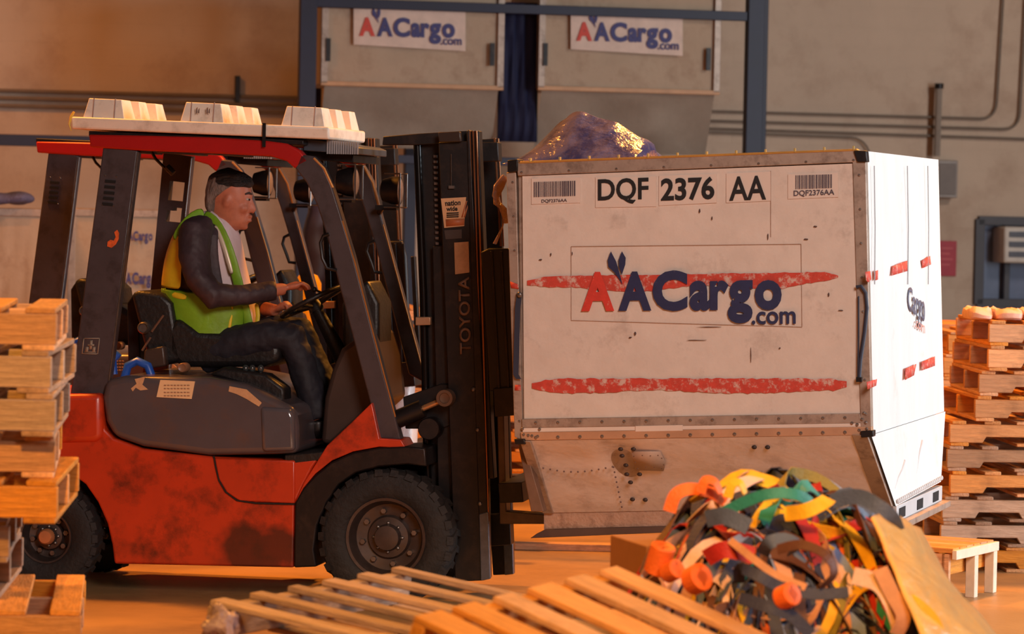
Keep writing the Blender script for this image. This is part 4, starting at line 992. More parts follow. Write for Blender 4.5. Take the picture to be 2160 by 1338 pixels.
# ================================================================ the driver
def person():
    f = TR; p = f.pix
    SK = mat('skin', (188, 112, 84), .5, var=.12, vscale=18, dirt=(150, 70, 54), dscale=14, damt=.4)
    t = thing('person', 'person in a green and yellow safety vest over a dark jacket, seated driving the forklift', 'person', TR, p(440, 775, .57))
    C = .57
    def ring(c, ux, rv, n=24, tilt=None, back=1, front=1, rot=0):
        "horizontal-ish section: c centre, ux half-depth along u, rv half-width"
        T = tilt or Vector((1, 0, 0))
        out = []
        for i in range(n):
            a = 2 * PI * i / n; ca, sa = math.cos(a), math.sin(a)
            k = abs(ca) ** .85 * (1 if ca > 0 else -1); q = abs(sa) ** .85 * (1 if sa > 0 else -1)
            out.append(c + T * k * ux + Vector((0, q * rv, 0)))
        return out
    def sect(xb, yb, xf, yf, rv, v=C, n=24, grow=0):
        "section from its back pixel and its front pixel"
        B, F = p(xb, yb, v), p(xf, yf, v); c = (B + F) / 2; d = (F - B); L = d.length / 2 + grow; return ring(c, L, rv + grow, n, d.normalized())
    torso = [(388, 745, 545, 745, .19), (368, 700, 548, 705, .19), (358, 650, 546, 665, .185), (355, 600, 536, 620, .185), (362, 555, 522, 570, .19), (372, 515, 514, 535, .20), (388, 480, 508, 500, .19), (408, 458, 498, 478, .13), (428, 448, 494, 466, .08)]
    # body underneath everything: torso, neck, head, limbs, hands, as one surface
    b = MB()
    b.loft([sect(*s, grow=-.03) for s in torso])
    nk = [(438, 458, 492, 474, .055), (438, 440, 494, 462, .055), (440, 420, 500, 445, .058)]
    b.loft([sect(*s) for s in nk])
    # head: profile slices, back and front pixel for each height
    hd = [(470, 482, 505, 486, .030), (452, 470, 518, 480, .052), (446, 456, 524, 470, .062), (442, 440, 524, 456, .068), (440, 424, 526, 441, .073), (438, 408, 530, 425, .076), (438, 394, 530, 408, .077), (441, 380, 528, 392, .074), (448, 369, 520, 378, .062), (460, 362, 506, 367, .04)]
    b.loft([sect(*s, n=28) for s in hd])
    # brow, nose, lips, chin, ear, cheek
    b.ell(p(528, 413, C), .012, .035, .010)
    b.loft([sect(518, 416, 532, 418, .010, n=12), sect(520, 428, 538, 433, .013, n=12), sect(518, 438, 541, 443, .016, n=12), sect(516, 446, 536, 450, .014, n=12)])
    b.ell(p(528, 457, C), .012, .024, .009); b.ell(p(527, 466, C), .012, .022, .008); b.ell(p(514, 479, C), .022, .026, .016)
    for s in (-1, 1):
        e = p(478, 424, C + s * .074); b.ell(e, .020, .011, .034, M=Matrix.Rotation(.25, 3, 'Y'))
        b.ell(p(510, 440, C + s * .040), .032, .022, .026)
    def limb(pts, rad, n=16): b.tube([p(*q) for q in pts], rad, n)
    # near (right) arm
    nA = [(412, 490, .36), (408, 540, .31), (422, 590, .27), (450, 625, .26), (520, 622, .34), (580, 612, .42), (600, 610, .45)]
    limb(nA, [.06, .055, .05, .046, .04, .033, .03])
    fA = [(440, 490, .78), (470, 545, .84), (505, 610, .86), (530, 640, .82), (560, 652, .74), (582, 655, .68)]
    limb(fA, [.06, .052, .048, .044, .036, .03])
    # legs
    nL = [(430, 745, .46), (500, 728, .42), (570, 712, .40), (614, 712, .40), (636, 770, .42), (655, 830, .43), (672, 885, .44)]
    fL = [(440, 742, .68), (520, 722, .72), (590, 702, .74), (632, 700, .75), (660, 760, .76), (690, 820, .76), (706, 868, .76)]
    limb(nL, [.09, .085, .075, .065, .055, .05, .04]); limb(fL, [.09, .085, .075, .065, .055, .05, .04])
    # hands
    def hand(w, palm, fingers, thumb, r=.0088):
        W, Pm = p(*w), p(*palm)
        d = (Pm - W).normalized(); side = d.cross(Vector((0, 0, 1))).normalized(); up = side.cross(d)
        mid = (W + Pm) / 2
        b.tube([W - d * .02, W + d * .015, mid, Pm, Pm + d * .012], [.027, .026, .034, .038, .03], 14, flat=.55)
        for i, F in enumerate(fingers):
            base = Pm + side * (.026 - .0175 * i) - d * .004
            P = [base] + [base + d * a + up * u for a, u in F]
            b.tube(P, [.0105, .0098, .009, .0078][:len(P)], 10)
        T0 = W + d * .03 - side * .02
        b.tube([T0, T0 - side * .02 * thumb[0] + d * .025, T0 - side * .024 * thumb[0] + d * .045 - up * .018, T0 - side * .014 * thumb[0] + d * .06 - up * .034], [.014, .0125, .011, .009], 10)
    hand((598, 608, .45), (626, 602, .47), [[(.028, .006), (.048, -.012), (.056, -.034)], [(.034, .006), (.058, -.012), (.066, -.036)], [(.032, .003), (.056, -.016), (.062, -.038)], [(.025, -.002), (.043, -.02), (.047, -.04)]], (1,))
    hand((580, 655, .68), (600, 645, .66), [[(.022, .01), (.034, -.012), (.026, -.032)], [(.026, .012), (.038, -.012), (.028, -.034)], [(.024, .01), (.035, -.014), (.026, -.034)], [(.018, .006), (.027, -.016), (.018, -.032)]], (-1,))
    build(b, 'body', SK, t, remesh=.0065)
    # face marks: eye and brow
    for s in (-1, 1):
        e = build(MB().ell(p(521, 421, C + s * .032), .011, .013, .008, 12), 'eye', mat('eye_white', (180, 160, 150), .3), t)
        build(MB().ell(p(526, 421.5, C + s * .034), .005, .006, .005, 10), 'iris', mat('iris_dark', (30, 22, 20), .2), e)
        build(MB().tube([p(517, 410, C + s * .05), p(526, 407, C + s * .036), p(531, 410, C + s * .018)], [.004, .006, .004], 8), 'eyebrow', mat('brow_grey', (60, 46, 42), .8), t)
    # hair: grey cropped cap, longer on top
    HR = mat('greying_hair', (122, 104, 96), .8, var=.45, vscale=40, bump=.8, bscale=120, stretch=(1, 1, .3))
    HT = mat('dark_hair', (34, 26, 25), .6, var=.4, vscale=40, bump=.8, bscale=110, stretch=(.3, 1, 1))
    h = MB(); h.loft([sect(*s) for s in ((440, 448, 462, 454, .058), (435, 436, 466, 438, .074), (434, 420, 470, 418, .080), (435, 404, 492, 406, .082), (437, 390, 516, 394, .081), (442, 376, 520, 382, .074), (452, 366, 510, 370, .055))])
    for v in h.v: v += Vector((noise.noise(v * 45), noise.noise(v * 45 + Vector((3, 0, 0))), noise.noise(v * 45 + Vector((0, 3, 0))))) * .006
    build(h, 'hair', HR, t, remesh=.006, label='short grey hair at the back and side')
    h = MB(); h.loft([sect(*s) for s in ((440, 394, 520, 399, .074), (438, 386, 531, 396, .080), (441, 374, 535, 388, .078), (449, 364, 532, 376, .066), (463, 358, 518, 366, .046), (480, 355, 502, 360, .02))])
    for v in h.v: v += Vector((noise.noise(v * 35), noise.noise(v * 45 + Vector((3, 0, 0))), noise.noise(v * 35 + Vector((0, 3, 0))))) * .012
    build(h, 'hair', HT, t, remesh=.006, label='dark swept hair on top')
    # shirt with collar
    SH = mat('white_shirt', (222, 200, 204), .75, var=.04, bump=.3, bscale=12)
    s_ = MB(); s_.loft([sect(*q, grow=-.008) for q in torso[:-1]] + [sect(424, 452, 496, 474, .075, grow=.0), sect(430, 440, 492, 462, .066, grow=.0)])
    build(s_, 'shirt', SH, t, sub=1)
    cl = MB(); P = [p(432, 444, C), p(446, 440, C - .075), p(470, 462, C - .085), p(490, 500, C - .07), p(503, 520, C - .03)]
    Q = [p(424, 462, C), p(440, 468, C - .095), p(462, 492, C - .10), p(482, 520, C - .085), p(500, 532, C - .04)]
    cl.loft([P, Q], cap=False, closed=False)
    P2 = [Vector((v.x, 2 * C - v.y, v.z)) for v in P]; Q2 = [Vector((v.x, 2 * C - v.y, v.z)) for v in Q]; cl.loft([P2, Q2], cap=False, closed=False)
    build(cl, 'collar', SH, t, solid=.005, sub=1, recalc=False)
    def wrinkle(o, st, sz):
        tx = bpy.data.textures.new('fold', 'CLOUDS'); tx.noise_scale = sz; tx.noise_depth = 2
        d = o.modifiers.new('d', 'DISPLACE'); d.texture = tx; d.strength = st; d.mid_level = .5
    # jacket: sleeves and shoulders
    JK = mat('dark_jacket', (58, 44, 50), .6, var=.3, vscale=6, bump=.6, bscale=7)
    def arcs(sections, a0, a1, grow, n=40):
        out = []
        for s in sections:
            r = sect(*s, grow=grow, n=n); idx = [i % n for i in range(int(a0 * n), int(a1 * n) + 1)]; out.append([r[i] for i in idx])
        return out
    j = MB(); j.loft(arcs(torso[1:-1], .17, .83, .004), cap=False, closed=False); build(j, 'jacket', JK, t, solid=.008, sub=1)
    sl = MB(); sl.tube([p(*q) for q in [(424, 482, .43)] + nA[:-1]], [.075, .085, .08, .073, .068, .058, .047], 18)
    for v in sl.v: v += Vector((noise.noise(v * 14) * .012, noise.noise(v * 14 + Vector((5, 0, 0))) * .01, noise.noise(v * 14 + Vector((0, 9, 0))) * .012))
    so = build(sl, 'sleeve', JK, t, remesh=.008); wrinkle(so, .016, .085)
    sl = MB(); sl.tube([p(*q) for q in [(450, 482, .70)] + fA[:-1]], [.07, .078, .07, .064, .056, .046], 18); build(sl, 'sleeve', JK, t, remesh=.008)
    # safety vest: shell around back and side, open at the front
    VG = mat('green_vest', (122, 168, 34), .5, var=.16, vscale=7, bump=.5, bscale=8)
    VY = mat('yellow_vest', (232, 200, 40), .5, var=.1, vscale=8, bump=.4, bscale=8)
    RF = mat('reflective_tape', (220, 206, 186), .35, .2, var=.08)
    low = [(376, 722, 520, 722, .20), (362, 690, 540, 700, .205), (354, 640, 540, 655, .205), (352, 606, 534, 622, .205)]
    v_ = MB(); v_.loft(arcs(low, .1, .9, .014), cap=False, closed=False); vest = build(v_, 'safety_vest', VG, t, solid=.006, sub=1); wrinkle(vest, .02, .09)
    up = [(352, 606, 534, 622, .205), (356, 570, 526, 585, .21), (364, 530, 516, 548, .215), (380, 492, 510, 512, .205)]
    v_ = MB(); v_.loft(arcs(up, .30, .70, .016), cap=False, closed=False); build(v_, 'vest_back', VY, vest, solid=.006, sub=1)
    def band(path, hw, name, m, par, side=-1, th=.005):
        g = MB(); P = [p(*q) for q in path]; rr = []
        for i, q in enumerate(P):
            tt = (P[min(i + 1, len(P) - 1)] - P[max(i - 1, 0)]).normalized(); nn_ = tt.cross(Vector((0, 1, 0))).normalized(); rr.append([q - nn_ * hw, q - Vector((0, .006, 0)), q + nn_ * hw])
        g.loft(rr, cap=False, closed=False); return build(g, name, m, par, solid=th, sub=1, recalc=False)
    for s in (-1, 1):
        off = .145 if s < 0 else .145
        vy = lambda o: C + s * o
        band([(430, 452, vy(.10)), (450, 462, vy(.125)), (468, 490, vy(.15)), (484, 530, vy(.165)), (497, 575, vy(.165)), (508, 620, vy(.15)), (520, 665, vy(.13)), (528, 705, vy(.12))], .026, 'vest_front_panel', VG, vest)
        band([(452, 474, vy(.142)), (468, 505, vy(.165)), (480, 545, vy(.178)), (490, 580, vy(.178))], .012, 'reflective_strip', RF, vest)
        band([(432, 450, vy(.09)), (412, 456, vy(.12)), (388, 478, vy(.16)), (372, 510, vy(.175))], .034, 'vest_shoulder', VG, vest)
    band([(352, 612, C - .05), (352, 616, C - .14), (366, 622, C - .2), (395, 628, C - .222)], .016, 'vest_trim', VY, vest)
    band([(352, 578, C - .08), (358, 584, C - .17), (380, 590, C - .2)], .02, 'reflective_strip', RF, vest)
    band([(486, 632, C - .185), (488, 665, C - .18), (480, 705, C - .19), (476, 722, C - .195)], .012, 'vest_trim', VY, vest)
    band([(540, 640, C - .1), (546, 665, C - .1), (540, 694, C - .12)], .012, 'vest_trim', VY, vest)
    # trousers and shoes
    TRS = mat('dark_trousers', (30, 28, 38), .7, var=.3, vscale=6, bump=.6, bscale=7)
    tr = MB(); tr.loft([sect(*s, grow=.012) for s in ((386, 758, 520, 765, .18), (372, 725, 545, 735, .195), (380, 705, 540, 705, .185))])
    for L_ in (nL, fL): tr.tube([p(*q) for q in L_], [.105, .10, .092, .08, .072, .07, .064], 18)
    for v in tr.v: v += Vector((noise.noise(v * 12) * .01, 0, noise.noise(v * 12 + Vector((0, 9, 0))) * .01))
    wrinkle(build(tr, 'trousers', TRS, t, remesh=.009), .02, .07)
    for (x, y, v, lb) in ((676, 905, .44, 0), (712, 886, .76, 0)):
        s_ = MB(); A = p(x - 22, y + 6, v)
        s_.ell(p(x - 6, y + 2, v), .06, .045, .045, 16); s_.ell(p(x + 34, y - 4, v), .085, .048, .034, 16, M=Matrix.Rotation(.25, 3, 'Y')); s_.tube([p(x - 6, y - 18, v), p(x - 4, y + 4, v)], .05, 14)
        build(s_, 'shoe', mat('black_shoe', (26, 20, 20), .4), t, remesh=.007)
    return t
person()
# ================================================================ wooden pallets
def make_pallet(name, label, mx, my, L=1.2, W=1.0, H=.1325, nb=7, missing=(), notch=True, wide=.09):
    t = thing(name, label, 'pallet', W0, (0, 0, 0))
    b = .018; hs = H - 2 * b
    for k, y in enumerate((-W / 2 + .02, 0, W / 2 - .02)):
        pts = [(-L / 2, b), (-L / 2, b + hs), (L / 2, b + hs), (L / 2, b)]
        if notch:
            pts += [(x, z) for x, z in ((.42, b), (.40, b + .032), (.18, b + .032), (.16, b), (-.16, b), (-.18, b + .032), (-.40, b + .032), (-.42, b))]
        m = MB(); n = len(pts); 
        m.prism([Vector((x * L / 1.2 if abs(x) < .5 else x, 0, z)) for x, z in pts], y - .019, y + .019); build(m, 'stringer', mx, t, bevel=.003, seg=1)
    for i in range(nb):
        if i in missing: continue
        w_ = wide * (1 + .25 * ((i * 7) % 3 - 1) * .6); x = -L / 2 + .05 + (L - .1) * i / (nb - 1); x = max(-L / 2 + w_ / 2, min(L / 2 - w_ / 2, x))
        m = MB(); m.box((x - w_ / 2, -W / 2, H - b), (x + w_ / 2, W / 2, H)); build(m, 'top_board', my, t, bevel=.003, seg=1)
    for i in range(4):
        x = -L / 2 + .055 + (L - .11) * i / 3
        m = MB(); m.box((x - .05, -W / 2, 0), (x + .05, W / 2, b)); build(m, 'bottom_board', my, t, bevel=.003, seg=1)
    CH[t.name] = kids(t)
    return t
PW = make_pallet('wooden_pallet', 'x', WX, WY)
PG = make_pallet('wooden_pallet', 'x', GX, GY, missing=(2,))
_used = set()
def put(proto, M, label, group, sc=(1, 1, 1)):
    if proto.name in _used: o = copy_tree(proto)
    else: o = proto; _used.add(proto.name)
    o.matrix_world = M @ Matrix.Diagonal((*sc, 1)); o['label'] = label; o['group'] = group
    return o
ORD = ['topmost', 'second from the top', 'third from the top', 'fourth from the top', 'fifth from the top', 'sixth from the top', 'seventh from the top', 'eighth from the top', 'ninth from the top', 'tenth from the top', 'eleventh from the top', 'lowest']
PL = make_pallet('wooden_pallet', 'x', WX, WY, notch=False, wide=.11)
PK = make_pallet('wooden_pallet', 'x', GX, GY, notch=False, wide=.1)
# left foreground stack: right ends set where each pallet's corner shows
LF = Fr((0, 10.5, 0), -4.5)
ends = [110, 116, 114, 106, 130, 14, 4, 166, 110, 110, 110, 110]
near = [0, .02, -.02, .03, -.05, .02, .04, -.09, 0, .02, 0, 0]
for i in range(12):
    z = .1325 * (11 - i)
    q = LF.pix(ends[i], 900, near[i]); c = Vector((q.x - .6, near[i] + .5, z))
    put(PK if i in (1, 2, 5, 6) else PL, LF.M @ Matrix.Translation(c) @ Matrix.Rotation(math.radians([1, -1.5, .5, 2, -1, 1.5, -1, 2, 0, 0, 0, 0][i]), 4, 'Z'), ORD[i] + ' pallet of the blurred stack at the left edge', 'pallets in the left foreground stack')
# right background stack
RF_ = Fr((0, 18.1, 0), -3.0)
ends = [2082, 2078, 2068, 2052, 2004, 2002, 2004, 1992, 1986, 1990]
for i in range(10):
    z = .137 * (9 - i)
    q = RF_.pix(ends[i], 900, 0); c = Vector((q.x + .6, .5, z))
    put(PG if i in (5, 7, 8) else PW, RF_.M @ Matrix.Translation(c) @ Matrix.Rotation(math.radians([0, .8, -1.2, 1, 0, -.6, .8, 0, 1, -.5][i]), 4, 'Z'), ORD[i if i < 9 else 11] + ' pallet of the tall stack behind the container at right', 'pallets in the right stack', (1, 1, 1.034))
# second stack behind it
R2 = Fr((0, 20.2, 0), -3.0)
for i in range(9):
    q = R2.pix(1996 - (i % 3) * 9, 900, 0); put(PW, R2.M @ Matrix.Translation(Vector((q.x + .6, .5, .137 * (8 - i)))), ORD[i if i < 8 else 11] + ' pallet of the farther stack, half hidden behind the right stack', 'pallets in the farther right stack', (1, 1, 1.034))
def basis(O, e1, e2):
    "matrix: x along e1 (stringers), y along e2 (boards), origin at the top corner O of a 1.2 x 1.0 pallet"
    e1 = e1.normalized(); e2 = (e2 - e1 * e1.dot(e2)).normalized(); e3 = e1.cross(e2)
    flip = e3.z < 0
    if flip: e3 = -e3
    M = Matrix((e1, e2, e3)).transposed().to_4x4(); M.translation = O + e1 * .6 + e2 * .5 - e3 * .1325
    if flip:  # keep a right-handed frame by mirroring along y
        M = Matrix((e1, -e2, e3)).transposed().to_4x4(); M.translation = O + e1 * .6 + e2 * .5 - e3 * .1325
    return M
PB = make_pallet('wooden_pallet', 'x', WX, WY, nb=6, wide=.125, notch=False)
O1 = on_z(1300, 1193, .92)
put(PB, basis(O1, Vector((-.45, -.89, -.02)), Vector((.85, -.43, -.33))), 'tilted pallet of broad golden boards in the bottom foreground, left of the straps', 'loose foreground pallets')
PC = make_pallet('wooden_pallet', 'x', GX, GY, nb=6, wide=.07, notch=False)
O2 = on_z(850, 1193, .75)
put(PC, basis(O2, Vector((-.45, -.89, 0)), Vector((.87, -.44, -.13))), 'worn pallet with gapped slats tilted in front of the front wheel', 'loose foreground pallets')
# low piles that carry them (below the picture)
k = 0
for (x, y, n, rz) in ((-.38, 10.3, 3, 25), (.52, 8.9, 3, 25), (1.0, 10.35, 3, 5)):
    for i in range(n):
        k += 1
        put(PW, Matrix.Translation((x, y, .1325 * i)) @ Matrix.Rotation(math.radians(rz + (i % 2) * 3), 4, 'Z'), 'pallet of the low pile %s, %s' % ({-.38: 'under the worn slatted pallet', .52: 'under the golden board pallet', 1.0: 'under the strap heap'}[x], ORD[n - 1 - i] if i else 'lowest'), 'pallets in the low support piles')
# low platform with white painted end, on the floor behind the heap
O = on_z(2010, 1158, .27); E = on_z(2097, 1139, .27)
e1 = (E - O); w_ = e1.length; e1.normalize(); e2 = Vector((-e1.y, e1.x, 0))
ft = Fr((O.x, O.y, 0), -math.degrees(math.atan2(e1.y, e1.x)))
t = thing('wooden_platform', 'low wooden platform with white painted end frame on the floor behind the straps', 'platform', ft, (w_ / 2, .6, 0))
for i in range(6):
    x = w_ * i / 6; build(MB().box((x + .005, 0, .245), (x + w_ / 6 - .005, 1.3, .27)), 'plank', WX if 0 else WY, t, bevel=.003)
WHP = mat('white_painted_wood', (222, 206, 186), .6, var=.1, vscale=14)
build(MB().box((-.01, -.025, .215), (w_ + .01, 0, .262)), 'end_board', WHP, t, bevel=.003)
for x, z in ((w_ * .45, 0), (w_ - .05, .0)): build(MB().box((x, -.02, z), (x + .05, .03, .215)), 'leg', WHP, t, bevel=.003)
for x in (0.0, w_ * .45, w_ - .05): build(MB().box((x, 1.2, 0), (x + .05, 1.25, .245)), 'leg', WY, t, bevel=.003)
build(MB().box((0.0, .04, .13), (w_, .06, .24)), 'cross_board', WX, t, bevel=.003); build(MB().box((.0, .02, .06), (.03, 1.25, .24)), 'side_board', WY, t, bevel=.003)

# ================================================================ the heap of lashing straps
HX, HY, HRX, HRY, HZ0, HH = .83, 10.4, .53, .66, .40, .635
def hs(x, y):
    dx = (x - HX) / (HRX * (1.0 if x < HX else 1.12)); dy = (y - HY) / HRY
    r = math.sqrt(dx * dx + dy * dy)
    bump = .05 * noise.noise(Vector((x * 6, y * 6, 3)))
    top = HH - .06 * abs(dx) + .0
    return HZ0 + max(0, top * (1 - min(1, r) ** 3.2)) + bump
mound = MB(); rr = []
for j in range(26):
    r = j / 25; rr.append([Vector((HX + math.cos(a) * r * HRX * (1.12 if math.cos(a) > 0 else 1), HY + math.sin(a) * r * HRY, hs(HX + math.cos(a) * r * HRX, HY + math.sin(a) * r * HRY) - .035)) for a in [2 * PI * i / 60 for i in range(60)]])
rr[-1] = [Vector((v.x, v.y, HZ0)) for v in rr[-1]]
mound.loft(rr)
mm = mat('tangled_webbing', (86, 62, 52), .8, var=.5, vscale=14, bump=1, bscale=22, dirt=(30, 34, 60), dscale=12, damt=.9, dlo=.45, dhi=.55)
build(mound, 'strap_tangle', mm, label='tangled dark webbing filling the inside of the strap heap', cat='straps', kind='stuff')
SCOL = {'navy': ((40, 44, 70), 34), 'slate blue': ((74, 86, 112), 24), 'tan': ((190, 134, 98), 16), 'brown': ((92, 54, 38), 12), 'red': ((176, 40, 36), 10), 'teal': ((40, 130, 116), 7),
        'yellow': ((232, 176, 32), 11), 'orange': ((230, 104, 30), 9), 'pale blue': ((130, 150, 196), 8), 'pinkish white': ((222, 184, 168), 8), 'olive': ((128, 112, 40), 8)}
def strap_mesh(mb, P, W, wd):
    rings = []
    for i, q in enumerate(P):
        T = (P[min(i + 1, len(P) - 1)] - P[max(i - 1, 0)]).normalized(); Nn = T.cross(W[i]).normalized() * .0018; w_ = W[i] * wd / 2
        rings.append([q - w_ - Nn, q + w_ - Nn, q + w_ + Nn, q - w_ + Nn])
    mb.loft(rings)
def strap(col, x, y, head, length, curv, lift, tw, wd=.042, label=None, phase=0):
    n = max(10, int(length / .035)); P = []; Wd = []; a = head; st = length / n
    for i in range(n + 1):
        s = i / n
        z = hs(x, y) + .012 + lift * abs(math.sin(PI * (s * 1.6 + phase)))
        P.append(Vector((x, y, z)))
        T = Vector((math.cos(a), math.sin(a), 0)); Nn = Vector((0, 0, 1)); Sd = T.cross(Nn)
        g = tw + 1.1 * math.sin(2.2 * PI * s + phase * 5)
        Wd.append((Sd * math.cos(g) + Nn * math.sin(g)).normalized())
        a += curv * st + .25 * math.sin(s * 9 + phase * 7) * st * 6
        x += math.cos(a) * st; y += math.sin(a) * st
        dx = (x - HX) / HRX; dy = (y - HY) / HRY
        if dx * dx + dy * dy > .86: a += .5 * (1 if (math.cos(a) * (HY - y) - math.sin(a) * (HX - x)) > 0 else -1)
    mb = MB(); strap_mesh(mb, P, Wd, wd)
    m = mat('webbing_' + col.replace(' ', '_'), SCOL[col][0], .6, var=.18, vscale=12, bump=.25, bscale=140)
    mid = P[len(P) // 2]; hx = 'left' if mid.x < HX - .17 else 'right' if mid.x > HX + .17 else 'middle'
    hz = 'upper' if mid.z > HZ0 + HH * .8 else 'lower' if mid.z < HZ0 + HH * .45 else 'central'
    form = ('short ' if length < .55 else 'long ' if length > .8 else '') + ('coiled' if abs(curv) > 5 else 'curved' if abs(curv) > 2 else 'trailing')
    wn = 'narrow' if wd < .04 else 'broad' if wd > .047 else 'medium'
    return build(mb, 'lashing_strap', m, label=label or '%s %s strap, %s, in the %s %s of the heap' % (wn, col, form, hz, hx), cat='strap', group='lashing straps in the heap: ' + col)
rs_ = random.Random(21)
for col, (c, n) in SCOL.items():
    for i in range(n):
        a = rs_.uniform(0, 2 * PI); r = math.sqrt(rs_.random()) * .93
        x = HX + math.cos(a) * r * HRX; y = HY - abs(math.sin(a)) * r * HRY if rs_.random() < .75 else HY + abs(math.sin(a)) * r * HRY * .6
        strap(col, x, y, rs_.uniform(0, 2 * PI), rs_.uniform(.35, 1.0), rs_.uniform(-8, 8), rs_.choice((.01, .03, .05, .08)), rs_.uniform(-1.5, 1.5), rs_.choice((.036, .045, .05)), phase=rs_.random())
def hero(col, pts, wd, label, tw0=0, tw1=0):
    "a strap laid through pixels: (px, py, distance)"
    C_ = [world_at(*q) for q in pts]; P = []; 
    for i in range(len(C_) - 1):
        p0, p1, p2, p3 = C_[max(i - 1, 0)], C_[i], C_[i + 1], C_[min(i + 2, len(C_) - 1)]
        for k in range(6):
            s = k / 6; P.append(.5 * ((2 * p1) + (p2 - p0) * s + (2 * p0 - 5 * p1 + 4 * p2 - p3) * s * s + (3 * p1 - p0 - 3 * p2 + p3) * s ** 3))
    P.append(C_[-1]); Wd = []
    for i, q in enumerate(P):
        T = (P[min(i + 1, len(P) - 1)] - P[max(i - 1, 0)]).normalized(); Sd = T.cross(Vector((0, 1, 0))).normalized(); Nn = Sd.cross(T)
        g = tw0 + (tw1 - tw0) * i / len(P); Wd.append(Sd * math.cos(g) + Nn * math.sin(g))
    mb = MB(); strap_mesh(mb, P, Wd, wd)
    m = mat('webbing_' + col.replace(' ', '_'), SCOL[col][0], .6, var=.18, vscale=12, bump=.25, bscale=140)
    build(mb, 'lashing_strap', m, label=label, cat='strap', group='lashing straps in the heap: ' + col)
hero('teal', [(1520, 1085, 10.0), (1570, 1060, 9.95), (1625, 1042, 9.9), (1680, 1044, 9.9), (1712, 1062, 9.95)], .035, 'teal strap arching over the upper left of the heap', .3, .6)
hero('slate blue', [(1755, 1058, 9.95), (1810, 1048, 9.9), (1850, 1068, 9.85), (1880, 1092, 9.85), (1892, 1118, 9.9)], .046, 'slate blue strap sweeping over the right shoulder of the heap', .2, -.3)
hero('yellow', [(1660, 1084, 9.85), (1700, 1078, 9.8), (1735, 1062, 9.8), (1748, 1052, 9.85)], .045, 'bright yellow strap folded across the top middle of the heap', .2, .8)
hero('orange', [(1412, 1080, 10.1), (1425, 1045, 10.1), (1455, 1032, 10.1), (1500, 1040, 10.1), (1530, 1060, 10.1)], .04, 'orange strap looping high at the heap left shoulder', .2, .8)
hero('yellow', [(1535, 1050, 10), (1545, 1022, 10), (1562, 1020, 10), (1572, 1042, 10)], .03, 'small yellow loop standing up on the heap top left', .3, 1.2)
hero('orange', [(1478, 1040, 10.05), (1488, 1014, 10.05), (1508, 1018, 10.05), (1520, 1040, 10.05)], .03, 'small orange loop, highest point of the strap heap', .3, 1.1)
hero('slate blue', [(1608, 1170, 9.7), (1622, 1146, 9.65), (1655, 1138, 9.65), (1680, 1150, 9.65), (1672, 1168, 9.7)], .04, 'slate blue strap bent in a hook at the centre of the heap', .2, .9)
hero('navy', [(1560, 1230, 9.6), (1562, 1200, 9.55), (1600, 1215, 9.5), (1650, 1240, 9.5), (1720, 1254, 9.5), (1790, 1250, 9.5)], .034, 'long navy strap curling low across the heap front', .1, .6)
hero('tan', [(1540, 1140, 9.7), (1590, 1180, 9.6), (1640, 1215, 9.55), (1700, 1240, 9.5)], .022, 'narrow tan strap crossing the heap centre diagonally', .1, .3)
hero('brown', [(1640, 1160, 9.6), (1690, 1150, 9.55), (1740, 1170, 9.5), (1760, 1210, 9.5), (1730, 1240, 9.5)], .03, 'brown strap in an open circle right of the heap centre', .4, 1.0)
hero('red', [(1490, 1178, 9.75), (1530, 1160, 9.7), (1590, 1172, 9.7)], .05, 'broad red strap on the left flank of the heap', .1, .2)
hero('slate blue', [(1490, 1095, 9.85), (1530, 1090, 9.8), (1580, 1112, 9.75)], .05, 'slate blue strap lying under the teal arch', .1, .1)
hero('pinkish white', [(1800, 1215, 9.6), (1850, 1230, 9.55), (1880, 1270, 9.5), (1900, 1330, 9.5)], .05, 'pinkish white strap hanging down the heap right flank', .2, .3)
hero('tan', [(1856, 1200, 9.55), (1880, 1250, 9.5), (1905, 1300, 9.45), (1890, 1340, 9.45)], .045, 'pale tan strap twisted at the heap lower right', .1, .5)
hero('yellow', [(1895, 1255, 9.55), (1935, 1275, 9.5), (1970, 1310, 9.5), (1985, 1350, 9.5)], .035, 'yellow strap curving out at the heap lower right corner', .2, .4)
hero('navy', [(1560, 1262, 9.45), (1620, 1280, 9.4), (1670, 1300, 9.4), (1710, 1340, 9.4)], .036, 'navy strap running down to the bottom edge of the heap', .1, .3)
# rolled straps
for i, (px_, py_, D, r, col, lb) in enumerate(((1392, 1180, 9.9, .038, 'orange', 'orange strap roll standing at the left foot of the heap'), (1418, 1205, 9.85, .03, 'orange', 'small orange strap roll lying beside the standing one'), (1470, 1222, 9.7, .042, 'orange', 'bright orange strap roll above the golden boards'), (1660, 1258, 9.4, .034, 'orange', 'orange strap roll low at the heap front'))):
    c = world_at(px_, py_, D); h = .09 if i == 0 else .05
    m = MB(); ax = Vector((.25, -.3, 1)).normalized() if i == 0 else Vector((.6, -.7, .4)).normalized()
    m.tube([c - ax * h / 2, c - ax * h / 2 * .9, c + ax * h / 2 * .9, c + ax * h / 2, c + ax * h / 2, c + ax * h * .3, c + ax * h * .3], [r * .85, r, r, r * .9, r * .5, r * .42, r * .02], 20)
    sp_ = MB(); q = 0
    build(m, 'strap_roll', mat('webbing_orange', (230, 104, 30)), label=lb, cat='strap', group='rolled orange straps', bevel=.003)
